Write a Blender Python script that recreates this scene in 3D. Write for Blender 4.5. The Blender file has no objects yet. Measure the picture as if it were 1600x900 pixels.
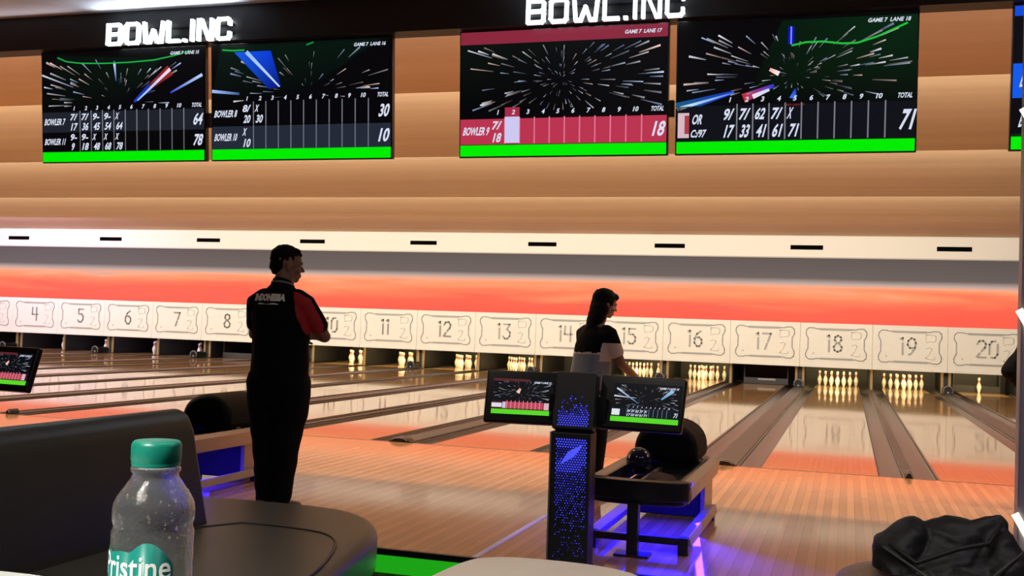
import bpy, bmesh, math, random
from mathutils import Vector, Matrix, noise
scn = bpy.context.scene
PI = math.pi
FL = -0.15            # concourse floor level, the approach and lanes are z = 0
YM = 17.0             # face of the masking units
PITCH = 1.70          # lane spacing

# ---------------------------------------------------------------- camera
cd = bpy.data.cameras.new('camera'); cam = bpy.data.objects.new('camera', cd); scn.collection.objects.link(cam)
R = Vector((0.954588, 0.295825, 0.035347)); U = Vector((-0.023699, -0.042868, 0.9988)); F = Vector((-0.296985, 0.95428, 0.033911))
M = Matrix(((R.x, U.x, -F.x), (R.y, U.y, -F.y), (R.z, U.z, -F.z))).to_4x4()
M.translation = Vector((-0.568577, -10.73829, 1.288712))
cam.matrix_world = M
cd.sensor_width = 36; cd.lens = 1694.25 * 36 / 1600; cd.clip_start = 0.05; cd.clip_end = 200
scn.camera = cam
scn.view_settings.view_transform = 'Standard'; scn.view_settings.look = 'None'
scn.view_settings.exposure = 0.0; scn.view_settings.gamma = 1.0; scn.view_settings.use_curve_mapping = False

# ---------------------------------------------------------------- world and lights
w = bpy.data.worlds.new('world'); scn.world = w; w.use_nodes = True
w.node_tree.nodes['Background'].inputs[0].default_value = (0.9, 0.85, 0.8, 1)
w.node_tree.nodes['Background'].inputs[1].default_value = 0.004

def area(name, loc, aim, sx, sy, power, col, spread=PI):
    d = bpy.data.lights.new(name, 'AREA'); d.shape = 'RECTANGLE'; d.size = sx; d.size_y = sy
    d.energy = power; d.color = col; d.spread = spread
    o = bpy.data.objects.new(name, d); scn.collection.objects.link(o)
    o.location = loc
    v = Vector(aim) - Vector(loc)
    o.rotation_euler = v.to_track_quat('-Z', 'Y').to_euler()
    return o
WARM = (1.0, 0.90, 0.74)
EDGES = [-2.25, -0.1, 4.1, 8.9, 13.2]
# lamps in the coves behind every ceiling step, washing the panel beyond
for yy, pw, c in zip(EDGES, (70, 640, 1000, 1050, 200), ((1, .84, .8), WARM, WARM, WARM, (1.0, .90, .80))):
    area('cove_lamp', (-13, yy + 0.16, 3.66 if yy > -2 else 3.68), (-13, yy + 3.0, 3.93), 36, 0.06, pw, c)
# added unseen lamps by the last cove, to whiten and tint the masking units
area('mask_fill', (-10.5, 13.45, 3.66), (-10.5, 17.0, 1.3), 25, 0.1, 78, (1.0, 0.96, 0.88))
area('mask_fill', (-25.0, 13.45, 3.66), (-25.0, 17.0, 2.4), 7, 0.1, 210, (0.66, 0.50, 1.0))
# added lamps out of sight behind the beam, to brighten the approach floor
area('approach_fill', (-12, -1.98, 4.06), (-12, -2.4, 0), 36, 0.12, 1250, (1.0, 0.82, 0.60))
# pin deck lamps behind the masking of the lit lanes
for k in (9, 10, 11, 12, 13, 14, 15, 16, 18, 19, 20):
    area('pin_deck_lamp', ((k - 18.5) * PITCH, YM + 0.25, 0.95), ((k - 18.5) * PITCH, 18.9, 0.1), 1.0, 0.12, 58, (1.0, 0.74, 0.34))
area('pin_deck_lamp', ((5.5 - 18.5) * PITCH, YM + 0.25, 0.95), ((5.5 - 18.5) * PITCH, 18.9, 0.1), 8, 0.12, 70, (0.8, 0.72, 0.95))  # added lilac lamp over the unlit left lanes, to show their pins
# lounge downlights above the seats
area('lounge_lamp', (-3.2, -8.3, 3.95), (-3.2, -8.3, 0), 0.5, 0.5, 22, (1.0, 0.93, 0.82))
area('lounge_lamp', (-0.3, -9.3, 3.95), (-0.3, -9.3, 0), 0.5, 0.5, 22, (1.0, 0.93, 0.82))
area('lounge_lamp', (2.0, -8.0, 3.95), (1.6, -7.4, 0), 0.5, 0.5, 30, (0.9, 0.8, 1.0))

area('lounge_lamp', (-1.9, -12.3, 3.95), (-1.2, -9.9, 1.0), 0.4, 0.4, 26, (1.0, 0.97, 0.9), 0.9)  # added lamp behind the camera, aimed to brighten the bottle and cap

# ---------------------------------------------------------------- materials
MATS = {}
def mat(name, col, rough=0.5, metal=0.0, emit=None, es=1.0, spec=None, trans=0.0, ior=1.5, bump=0, bscale=40, var=0.0, vscale=8, coat=0.0, alpha=None):
    if name in MATS: return MATS[name]
    m = bpy.data.materials.new(name); m.use_nodes = True
    nt = m.node_tree; b = nt.nodes['Principled BSDF']
    b.inputs['Base Color'].default_value = (*col, 1); b.inputs['Roughness'].default_value = rough
    b.inputs['Metallic'].default_value = metal; b.inputs['IOR'].default_value = ior
    if spec is not None: b.inputs['Specular IOR Level'].default_value = spec
    if trans: b.inputs['Transmission Weight'].default_value = trans
    if coat: b.inputs['Coat Weight'].default_value = coat
    if emit:
        b.inputs['Emission Color'].default_value = (*emit, 1); b.inputs['Emission Strength'].default_value = es
    tc = nt.nodes.new('ShaderNodeTexCoord')
    if var:
        n = nt.nodes.new('ShaderNodeTexNoise'); n.inputs['Scale'].default_value = vscale; n.inputs['Detail'].default_value = 4
        nt.links.new(tc.outputs['Object'], n.inputs['Vector'])
        r = nt.nodes.new('ShaderNodeMapRange'); r.inputs[1].default_value = .3; r.inputs[2].default_value = .7
        r.inputs[3].default_value = 1 - var; r.inputs[4].default_value = 1 + var
        nt.links.new(n.outputs['Fac'], r.inputs[0])
        v = nt.nodes.new('ShaderNodeVectorMath'); v.operation = 'SCALE'; v.inputs[0].default_value = col
        nt.links.new(r.outputs[0], v.inputs['Scale']); nt.links.new(v.outputs[0], b.inputs['Base Color'])
    if bump:
        n = nt.nodes.new('ShaderNodeTexNoise'); n.inputs['Scale'].default_value = bscale; n.inputs['Detail'].default_value = 3
        nt.links.new(tc.outputs['Object'], n.inputs['Vector'])
        bp = nt.nodes.new('ShaderNodeBump'); bp.inputs['Strength'].default_value = bump; bp.inputs['Distance'].default_value = 0.01
        nt.links.new(n.outputs['Fac'], bp.inputs['Height']); nt.links.new(bp.outputs[0], b.inputs['Normal'])
    MATS[name] = m
    return m

def board_mat(name, c1, c2, bw, rough, bump=0.0, lines=0.6, spec=.5):
    """boards running along Y: colour per board plus a thin seam"""
    m = bpy.data.materials.new(name); m.use_nodes = True; nt = m.node_tree; L = nt.links.new; N = nt.nodes.new
    b = nt.nodes['Principled BSDF']; b.inputs['Roughness'].default_value = rough
    tc = N('ShaderNodeTexCoord'); sx = N('ShaderNodeSeparateXYZ'); L(tc.outputs['Object'], sx.inputs[0])
    d = N('ShaderNodeMath'); d.operation = 'DIVIDE'; d.inputs[1].default_value = bw; L(sx.outputs['X'], d.inputs[0])
    fl = N('ShaderNodeMath'); fl.operation = 'FLOOR'; L(d.outputs[0], fl.inputs[0])
    fr = N('ShaderNodeMath'); fr.operation = 'FRACT'; L(d.outputs[0], fr.inputs[0])
    # board lengths: shift rows by board number
    yy = N('ShaderNodeMath'); yy.operation = 'MULTIPLY_ADD'; yy.inputs[1].default_value = 0.7; L(sx.outputs['Y'], yy.inputs[0])
    s2 = N('ShaderNodeMath'); s2.operation = 'MULTIPLY'; s2.inputs[1].default_value = 0.37; L(fl.outputs[0], s2.inputs[0]); L(s2.outputs[0], yy.inputs[2])
    fy = N('ShaderNodeMath'); fy.operation = 'FLOOR'; L(yy.outputs[0], fy.inputs[0])
    cb = N('ShaderNodeCombineXYZ'); L(fl.outputs[0], cb.inputs[0]); L(fy.outputs[0], cb.inputs[1])
    wn = N('ShaderNodeTexWhiteNoise'); wn.noise_dimensions = '2D'; L(cb.outputs[0], wn.inputs['Vector'])
    mx = N('ShaderNodeMix'); mx.data_type = 'RGBA'; mx.inputs['A'].default_value = (*c1, 1); mx.inputs['B'].default_value = (*c2, 1)
    L(wn.outputs['Value'], mx.inputs['Factor'])
    al = N('ShaderNodeMath'); al.operation = 'FLOORED_MODULO'; al.inputs[1].default_value = 2; L(fl.outputs[0], al.inputs[0])
    lt = N('ShaderNodeMath'); lt.operation = 'LESS_THAN'; lt.inputs[1].default_value = 0.09; L(fr.outputs[0], lt.inputs[0])
    dk = N('ShaderNodeMapRange'); dk.inputs[3].default_value = 1; dk.inputs[4].default_value = lines; L(lt.outputs[0], dk.inputs[0])
    dk2 = N('ShaderNodeMapRange'); dk2.inputs[3].default_value = 1; dk2.inputs[4].default_value = 0.82; L(al.outputs[0], dk2.inputs[0])
    mm = N('ShaderNodeMath'); mm.operation = 'MULTIPLY'; L(dk.outputs[0], mm.inputs[0]); L(dk2.outputs[0], mm.inputs[1])
    sc = N('ShaderNodeVectorMath'); sc.operation = 'SCALE'; L(mx.outputs['Result'], sc.inputs[0]); L(mm.outputs[0], sc.inputs['Scale'])
    L(sc.outputs[0], b.inputs['Base Color'])
    b.inputs['Specular IOR Level'].default_value = spec
    n = N('ShaderNodeTexNoise'); n.inputs['Scale'].default_value = 1.3; n.inputs['Detail'].default_value = 2; L(tc.outputs['Object'], n.inputs['Vector'])
    rr = N('ShaderNodeMapRange'); rr.inputs[3].default_value = rough * .7; rr.inputs[4].default_value = rough * 1.4; L(n.outputs['Fac'], rr.inputs[0]); L(rr.outputs[0], b.inputs['Roughness'])
    if bump:
        bp = N('ShaderNodeBump'); bp.inputs['Strength'].default_value = bump; bp.inputs['Distance'].default_value = 0.002
        L(wn.outputs['Value'], bp.inputs['Height']); L(bp.outputs[0], b.inputs['Normal'])
    MATS[name] = m; return m

M_appr = board_mat('approach_wood', (0.56, 0.285, 0.14), (0.63, 0.325, 0.16), 0.055, 0.075, 0.01, .72, .42)
M_lane = board_mat('lane_wood', (0.42, 0.24, 0.10), (0.48, 0.29, 0.13), 0.0273, 0.055, 0.0, 0.8)
M_black = mat('black_paint', (0.006, 0.006, 0.007), 0.5)
M_blackgl = mat('black_gloss_plastic', (0.008, 0.008, 0.01), 0.25)
M_white = mat('masking_white', (0.64, 0.625, 0.56), 0.5, var=0.02, vscale=2)
M_groove = mat('plaque_grey', (0.30, 0.30, 0.29), 0.5)
M_groove2 = mat('plaque_pale_grey', (0.52, 0.51, 0.47), 0.5)
M_num = mat('numeral_grey', (0.20, 0.20, 0.19), 0.5)
M_gutter = mat('gutter_grey', (0.065, 0.047, 0.04), 0.25, spec=.35, var=0.12, vscale=3)
M_cap = mat('divider_cap', (0.05, 0.04, 0.036), 0.35)
M_pin = mat('pin_white', (0.86, 0.82, 0.72), 0.25)
M_pinred = mat('pin_red', (0.5, 0.03, 0.02), 0.3)
M_metal = mat('brushed_metal', (0.45, 0.40, 0.36), 0.35, 0.7)
M_kick = mat('kickback_wood', (0.26, 0.17, 0.07), 0.5)
M_bulk = mat('bulkhead_black', (0.012, 0.012, 0.013), 0.45)
M_conc = mat('lounge_floor', (0.035, 0.033, 0.032), 0.45, var=0.15)
M_wall = mat('wall_dark_paint', (0.05, 0.045, 0.05), 0.7)

def ceil_mat():
    m = bpy.data.materials.new('ceiling_beige'); m.use_nodes = True; nt = m.node_tree; L = nt.links.new; N = nt.nodes.new
    b = nt.nodes['Principled BSDF']; b.inputs['Roughness'].default_value = 0.75
    tc = N('ShaderNodeTexCoord'); mp = N('ShaderNodeMapping'); mp.inputs['Scale'].default_value = (0.05, 1.4, 1)
    L(tc.outputs['Object'], mp.inputs[0]); n = N('ShaderNodeTexNoise'); n.inputs['Scale'].default_value = 3; n.inputs['Detail'].default_value = 6
    L(mp.outputs[0], n.inputs['Vector'])
    cr = N('ShaderNodeValToRGB'); cr.color_ramp.elements[0].position = .3; cr.color_ramp.elements[1].position = .7
    cr.color_ramp.elements[0].color = (0.64, 0.45, 0.28, 1); cr.color_ramp.elements[1].color = (0.71, 0.52, 0.335, 1)
    L(n.outputs['Fac'], cr.inputs[0]); L(cr.outputs[0], b.inputs['Base Color']); MATS['ceiling_beige'] = m; return m
M_ceil = ceil_mat()

def emis(name, col, s=1.0, base=(0, 0, 0)):
    return mat(name, base, 0.4, emit=col, es=s, spec=0.2)

def pic_mat():
    m = bpy.data.materials.new('lit_picture'); m.use_nodes = True; nt = m.node_tree
    b = nt.nodes['Principled BSDF']; a = nt.nodes.new('ShaderNodeVertexColor'); a.layer_name = 'Col'
    b.inputs['Base Color'].default_value = (0.004, 0.004, 0.005, 1); b.inputs['Roughness'].default_value = .35
    b.inputs['Specular IOR Level'].default_value = 0.2
    nt.links.new(a.outputs[0], b.inputs['Emission Color']); b.inputs['Emission Strength'].default_value = 1.0
    return m
M_pic = pic_mat()

def sunset_mat():
    """sunset picture above the masking, a projected image given its own glow"""
    m = bpy.data.materials.new('sunset_glow'); m.use_nodes = True; nt = m.node_tree; L = nt.links.new; N = nt.nodes.new
    b = nt.nodes['Principled BSDF']; b.inputs['Base Color'].default_value = (0.02, 0.02, 0.02, 1); b.inputs['Roughness'].default_value = .6
    b.inputs['Specular IOR Level'].default_value = 0.1
    tc = N('ShaderNodeTexCoord'); sx = N('ShaderNodeSeparateXYZ'); L(tc.outputs['Object'], sx.inputs[0])
    mp = N('ShaderNodeMapping'); mp.inputs['Scale'].default_value = (0.16, 1, 2.2); L(tc.outputs['Object'], mp.inputs[0])
    n = N('ShaderNodeTexNoise'); n.inputs['Scale'].default_value = 1.0; n.inputs['Detail'].default_value = 6; n.inputs['Distortion'].default_value = .6; L(mp.outputs[0], n.inputs['Vector'])
    ma = N('ShaderNodeMath'); ma.operation = 'MULTIPLY_ADD'; ma.inputs[1].default_value = 0.6; ma.inputs[2].default_value = -0.30; L(n.outputs['Fac'], ma.inputs[0])
    # cloud wobble only inside the coloured sky
    lo = N('ShaderNodeMapRange'); lo.inputs[1].default_value = 2.50; lo.inputs[2].default_value = 2.36; lo.inputs[3].default_value = .12; lo.inputs[4].default_value = 2.2; L(sx.outputs['Z'], lo.inputs[0])
    mu = N('ShaderNodeMath'); mu.operation = 'MULTIPLY'; L(ma.outputs[0], mu.inputs[0]); L(lo.outputs[0], mu.inputs[1])
    ad = N('ShaderNodeMath'); ad.operation = 'ADD'; L(sx.outputs['Z'], ad.inputs[0]); L(mu.outputs[0], ad.inputs[1])
    nr = N('ShaderNodeMapRange'); nr.inputs[1].default_value = 1.6; nr.inputs[2].default_value = 3.2; L(ad.outputs[0], nr.inputs[0])
    cr = N('ShaderNodeValToRGB'); e = cr.color_ramp.elements
    pts = [(0.0, (1.0, .095, .055)), (0.22, (1.0, .11, .058)), (0.38, (1.0, .20, .085)), (0.50, (1.0, .30, .13)), (0.555, (.95, .38, .22)), (0.60, (.50, .37, .33)), (0.68, (.115, .088, .084)), (1.0, (.085, .064, .062))]
    e[0].position = pts[0][0]; e[0].color = (*pts[0][1], 1); e[1].position = 1.0; e[1].color = (*pts[-1][1], 1)
    for p, c in pts[1:-1]:
        q = e.new(p); q.color = (*c, 1)
    L(nr.outputs[0], cr.inputs[0])
    # thin violet cloud streaks
    mp2 = N('ShaderNodeMapping'); mp2.inputs['Scale'].default_value = (0.22, 1, 6.0); mp2.inputs['Rotation'].default_value = (0, .03, 0); L(tc.outputs['Object'], mp2.inputs[0])
    n2 = N('ShaderNodeTexNoise'); n2.inputs['Scale'].default_value = 1.0; n2.inputs['Detail'].default_value = 5; L(mp2.outputs[0], n2.inputs['Vector'])
    r2 = N('ShaderNodeMapRange'); r2.inputs[1].default_value = .64; r2.inputs[2].default_value = .74; r2.inputs[3].default_value = 0; r2.inputs[4].default_value = .55; L(n2.outputs['Fac'], r2.inputs[0])
    lo2 = N('ShaderNodeMapRange'); lo2.inputs[1].default_value = 2.6; lo2.inputs[2].default_value = 2.4; L(sx.outputs['Z'], lo2.inputs[0])
    m3 = N('ShaderNodeMath'); m3.operation = 'MULTIPLY'; L(r2.outputs[0], m3.inputs[0]); L(lo2.outputs[0], m3.inputs[1])
    mx = N('ShaderNodeMix'); mx.data_type = 'RGBA'; mx.inputs['B'].default_value = (.50, .12, .14, 1); L(m3.outputs[0], mx.inputs['Factor']); L(cr.outputs[0], mx.inputs['A'])
    L(mx.outputs['Result'], b.inputs['Emission Color']); b.inputs['Emission Strength'].default_value = 1.0
    return m
M_sunset = sunset_mat()

# ---------------------------------------------------------------- helpers
def link(o, parent=None):
    scn.collection.objects.link(o)
    if parent: o.parent = parent
    return o
def tag(o, label, cat, group=None, kind=None):
    if label: o['label'] = label
    if cat: o['category'] = cat
    if group: o['group'] = group
    if kind: o['kind'] = kind
    return o
def thing(name, label, cat, loc=(0, 0, 0), rz=0, group=None):
    o = bpy.data.objects.new(name, None); link(o); o.location = loc; o.rotation_euler = (0, 0, rz); o.empty_display_size = .1
    return tag(o, label, cat, group)
def obj(name, bm, m, parent=None, smooth=False, bevel=0, seg=2, loc=None, rot=None):
    me = bpy.data.meshes.new(name)
    if isinstance(bm, bpy.types.Mesh): me = bm
    else:
        bmesh.ops.recalc_face_normals(bm, faces=bm.faces[:]) if not getattr(bm, 'keep', False) else None
        bm.to_mesh(me); bm.free()
    for x in (m if isinstance(m, (list, tuple)) else [m]): me.materials.append(x)
    if smooth:
        for p in me.polygons: p.use_smooth = True
    o = bpy.data.objects.new(name, me); link(o, parent)
    if bevel:
        bv = o.modifiers.new('bevel', 'BEVEL'); bv.width = bevel; bv.segments = seg; bv.limit_method = 'ANGLE'; bv.angle_limit = .6
        for p in me.polygons: p.use_smooth = True
        wn = o.modifiers.new('wn', 'WEIGHTED_NORMAL')
    if loc: o.location = loc
    if rot: o.rotation_euler = rot
    return o
def struct(name, bm, m, **k):
    o = obj(name, bm, m, **k); o['kind'] = 'structure'; return o
def B(): return bmesh.new()
def box(bm, x0, x1, y0, y1, z0, z1, mi=0):
    vs = [bm.verts.new((x, y, z)) for x in (x0, x1) for y in (y0, y1) for z in (z0, z1)]
    for f in ((0, 1, 3, 2), (4, 6, 7, 5), (0, 4, 5, 1), (2, 3, 7, 6), (0, 2, 6, 4), (1, 5, 7, 3)):
        g = bm.faces.new([vs[i] for i in f]); g.material_index = mi
    return bm
def mbox(*a, mi=0): return box(B(), *a, mi=mi)
def obox(bm, c, ax, ay, az, mi=0):
    """box about c with half axes ax, ay, az"""
    c = Vector(c); ax = Vector(ax); ay = Vector(ay); az = Vector(az)
    vs = [bm.verts.new(c + ax * i + ay * j + az * k) for i in (-1, 1) for j in (-1, 1) for k in (-1, 1)]
    for f in ((0, 1, 3, 2), (4, 6, 7, 5), (0, 4, 5, 1), (2, 3, 7, 6), (0, 2, 6, 4), (1, 5, 7, 3)):
        g = bm.faces.new([vs[i] for i in f]); g.material_index = mi
def quad(bm, a, b, c, d, mi=0):
    f = bm.faces.new([bm.verts.new(p) for p in (a, b, c, d)]); f.material_index = mi; return f
def prism(bm, pts, z0, z1, mi=0, flip=None):
    """polygon pts (x,y) extruded in z; flip maps (x,y,z)->world"""
    g = flip or (lambda x, y, z: (x, y, z))
    a = [bm.verts.new(g(x, y, z0)) for x, y in pts]; b = [bm.verts.new(g(x, y, z1)) for x, y in pts]
    n = len(pts)
    f = bm.faces.new(a); f.material_index = mi
    f = bm.faces.new(b[::-1]); f.material_index = mi
    for i in range(n):
        f = bm.faces.new((a[i], b[i], b[(i + 1) % n], a[(i + 1) % n])); f.material_index = mi
    return bm
def lathe(bm, prof, seg=24, c=(0, 0, 0), mis=None):
    rings = []
    for r, z in prof:
        rings.append([bm.verts.new((c[0] + r * math.cos(2 * PI * i / seg), c[1] + r * math.sin(2 * PI * i / seg), c[2] + z)) for i in range(seg)])
    for j in range(len(rings) - 1):
        for i in range(seg):
            f = bm.faces.new((rings[j][i], rings[j][(i + 1) % seg], rings[j + 1][(i + 1) % seg], rings[j + 1][i]))
            if mis: f.material_index = mis[j]
    if prof[0][0] > 1e-4: bm.faces.new(rings[0][::-1])
    if prof[-1][0] > 1e-4: bm.faces.new(rings[-1])
    bmesh.ops.remove_doubles(bm, verts=bm.verts[:], dist=1e-5)
    return bm
def frame_of(t, hint=Vector((0, 0, 1))):
    t = t.normalized(); s = t.cross(hint)
    if s.length < 1e-3: s = t.cross(Vector((0, 1, 0)))
    s.normalize(); return s, s.cross(t)
def tube(bm, pts, r, seg=8, closed=False, mi=0):
    pts = [Vector(p) for p in pts]; n = len(pts); rings = []
    for i, p in enumerate(pts):
        a = pts[(i - 1) % n] if (closed or i > 0) else p; b = pts[(i + 1) % n] if (closed or i < n - 1) else p
        s, u = frame_of(b - a); rr = r[i] if isinstance(r, (list, tuple)) else r
        rings.append([bm.verts.new(p + s * rr * math.cos(2 * PI * k / seg) + u * rr * math.sin(2 * PI * k / seg)) for k in range(seg)])
    for j in range(n if closed else n - 1):
        q = rings[(j + 1) % n]
        for k in range(seg):
            f = bm.faces.new((rings[j][k], rings[j][(k + 1) % seg], q[(k + 1) % seg], q[k])); f.material_index = mi
    if not closed: bm.faces.new(rings[0][::-1]); bm.faces.new(rings[-1])
    return bm
def loft(bm, rings, side=(1, 0, 0), seg=20):
    """rings: (centre, a, b) ; a along side, b perpendicular to side and the spine. rounded ends."""
    pts = [Vector(r[0]) for r in rings]; n = len(pts); side = Vector(side); out = []
    def ring(c, t, a, b):
        t = t.normalized(); s = (side - t * side.dot(t)).normalized(); u = t.cross(s)
        return [bm.verts.new(c + s * a * math.cos(2 * PI * k / seg) + u * b * math.sin(2 * PI * k / seg)) for k in range(seg)]
    t0 = (pts[1] - pts[0]).normalized(); t1 = (pts[-1] - pts[-2]).normalized()
    a0, b0 = rings[0][1:3]; a1, b1 = rings[-1][1:3]
    for f in (.94, .7, .35):
        h = math.sin(math.acos(1 - f)) if 0 else math.sqrt(max(0, 1 - f * f)); out.append(None) if 0 else None
    for ang in (80, 55, 28):
        k = math.cos(math.radians(ang)); out.append(ring(pts[0] - t0 * min(a0, b0) * math.sin(math.radians(ang)), t0, a0 * k, b0 * k))
    for i in range(n):
        a = pts[max(i - 1, 0)]; b = pts[min(i + 1, n - 1)]
        out.append(ring(pts[i], b - a, rings[i][1], rings[i][2]))
    for ang in (28, 55, 80):
        k = math.cos(math.radians(ang)); out.append(ring(pts[-1] + t1 * min(a1, b1) * math.sin(math.radians(ang)), t1, a1 * k, b1 * k))
    for j in range(len(out) - 1):
        for k in range(seg):
            bm.faces.new((out[j][k], out[j][(k + 1) % seg], out[j + 1][(k + 1) % seg], out[j + 1][k]))
    bm.faces.new(out[0][::-1]); bm.faces.new(out[-1]); return bm
def ell(bm, c, r, rot=None, seg=16):
    m = Matrix.Translation(Vector(c)) @ (rot.to_4x4() if rot else Matrix.Identity(4)) @ Matrix.Diagonal((*r, 1))
    bmesh.ops.create_uvsphere(bm, u_segments=seg, v_segments=max(8, seg * 2 // 3), radius=1, matrix=m); return bm
def remesh(name, bm, m, parent, voxel=0.01, smooth=4, disp=None, loc=None, flat=None):
    """union of overlapping closed shapes grown into one continuous skin"""
    bmesh.ops.recalc_face_normals(bm, faces=bm.faces[:])
    me = bpy.data.meshes.new(name + '_src'); bm.to_mesh(me); bm.free()
    o = bpy.data.objects.new(name + '_src', me); link(o)
    r = o.modifiers.new('r', 'REMESH'); r.mode = 'VOXEL'; r.voxel_size = voxel; r.use_smooth_shade = True
    s = o.modifiers.new('s', 'SMOOTH'); s.factor = .5; s.iterations = smooth
    dg = bpy.context.evaluated_depsgraph_get(); dg.update()
    nm = bpy.data.meshes.new_from_object(o.evaluated_get(dg)); nm.name = name
    bpy.data.objects.remove(o); bpy.data.meshes.remove(me)
    nm.materials.clear()
    if disp:
        nn = [v.normal.copy() for v in nm.vertices]
        for v, q in zip(nm.vertices, nn): v.co += q * disp(v.co)
    for p in nm.polygons: p.use_smooth = True
    if flat is not None:
        for v in nm.vertices:
            if v.co.z < flat: v.co.z = flat + (v.co.z - flat) * .02
    return obj(name, nm, m, parent, smooth=True, loc=loc)
def copy_tree(o, parent=None):
    c = o.copy(); scn.collection.objects.link(c); c.parent = parent
    for ch in list(o.children): copy_tree(ch, c)
    return c
TXT = {}
def text_geo(s, bold=0.0):
    k = (s, bold)
    if k not in TXT:
        c = bpy.data.curves.new('t', 'FONT'); c.body = s; c.offset = bold; c.resolution_u = 3
        o = bpy.data.objects.new('t', c); link(o)
        dg = bpy.context.evaluated_depsgraph_get(); dg.update()
        me = bpy.data.meshes.new_from_object(o.evaluated_get(dg))
        vs = [(v.co.x, v.co.y) for v in me.vertices]; fs = [tuple(p.vertices) for p in me.polygons]
        bpy.data.objects.remove(o); bpy.data.meshes.remove(me); bpy.data.curves.remove(c)
        if vs:
            x0 = min(v[0] for v in vs); x1 = max(v[0] for v in vs); y0 = min(v[1] for v in vs); y1 = max(v[1] for v in vs)
        else: x0 = y0 = 0; x1 = y1 = 1
        TXT[k] = (vs, fs, x0, x1, y0, y1)
    return TXT[k]

# ================================================================= SETTING
# approach, lounge floor, step
struct('floor_approach', mbox(-34, 9, -5.05, 0, -0.15, 0), M_appr)
struct('floor_lounge', mbox(-34, 9, -15, -5.05, FL - 0.1, FL), M_conc)
struct('floor_underlay', mbox(-34, 9, 0, 20.2, -0.30, -0.13), M_black)
struct('trim_foul_line', mbox(-34, 9, -0.03, -0.0, -0.02, 0.0015), mat('foul_line_dark', (.10, .06, .04), .2))
struct('trim_approach_edge', mbox(-34, 9, -5.075, -5.045, -0.028, 0.006), M_black)
# green lit step strip
M_green = emis('green_step_light', (0.012, 0.36, 0.008), 1.0)
o = tag(obj('step_light', mbox(-6.5, -2.3, -5.068, -5.052, -0.128, -0.032), M_green), 'green glowing light strip along the step edge beside the sofa', 'light')
area('step_lamp', (-4.4, -5.10, -0.06), (-4.4, -6.2, -0.15), 4.0, 0.04, .8, (0.05, 1, 0.08))
struct('trim_white_line', mbox(-2.522, -2.488, -5.04, -3.55, 0.0, 0.003), mat('white_inlay', (.92, .86, .82), .6, spec=.2))
# ceiling, saw-tooth panels
ZF, ZN = 3.72, 4.20
ed = [-2.3] + EDGES[1:] + [17.1]
for i in range(5):
    y0, y1 = ed[i], ed[i + 1]
    bm = B(); zf = ZF if i < 4 else 3.74
    quad(bm, (-34, y0, ZN), (9, y0, ZN), (9, y1, zf), (-34, y1, zf))
    quad(bm, (-34, y0, ZN + .04), (9, y0, ZN + .04), (9, y1, zf + .04), (-34, y1, zf + .04))
    quad(bm, (-34, y1, zf), (9, y1, zf), (9, y1, ZN + .04), (-34, y1, ZN + .04))
    quad(bm, (-34, y0, ZN), (9, y0, ZN), (9, y0, ZN + .04), (-34, y0, ZN + .04))
    struct('ceiling', bm, M_ceil)
struct('ceiling_lounge', mbox(-34, 9, -15, -2.4, 4.03, 4.13), mat('ceiling_grey', (.42, .41, .42), .7, var=.05))
# black beam carrying the monitors
struct('trim_beam', mbox(-34, 9, -2.42, -2.22, 3.715, 4.30), M_bulk)
# walls
struct('wall_far', mbox(-34, 9, 20.0, 20.1, -0.3, 4.2), M_black)
struct('wall_left', mbox(-34.1, -34, -15, 20.1, -0.3, 4.2), M_wall)
struct('wall_right', mbox(9, 9.1, -15, 20.1, -0.3, 4.2), M_wall)
struct('wall_back', mbox(-34, 9, -15.1, -15, -0.3, 4.2), M_wall)
# header above the sunset picture
hd = struct('trim_header', mbox(-34, 9, YM, YM + 0.3, 3.21, 3.76), mat('header_cream', (.58, .55, .49), .5))
struct('trim_header_lip', mbox(-34, 9, YM - .025, YM, 3.195, 3.225), mat('header_lip', (.34, .31, .28), .5))
sl = None
for i in range(11):
    xc = 1.8 - 3.4 * i if i else 1.8
    bm = B(); box(bm, -.39, .39, -.006, .05, -.055, .055)
    if sl is None:
        sl = obj('vent_slot', bm, mat('slot_black', (.002, .002, .002), .9, spec=0), hd); c = sl
    else:
        c = sl.copy(); scn.collection.objects.link(c); c.parent = hd
    c.location = (xc, YM, 3.46)
# projected sunset picture, its light put into the emission colour
o = obj('sunset_band', mbox(-34, 9, YM + .02, YM + .1, 1.60, 3.21), M_sunset)
tag(o, 'long orange and coral sunset picture glowing above the white numbered panels', 'screen')

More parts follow.
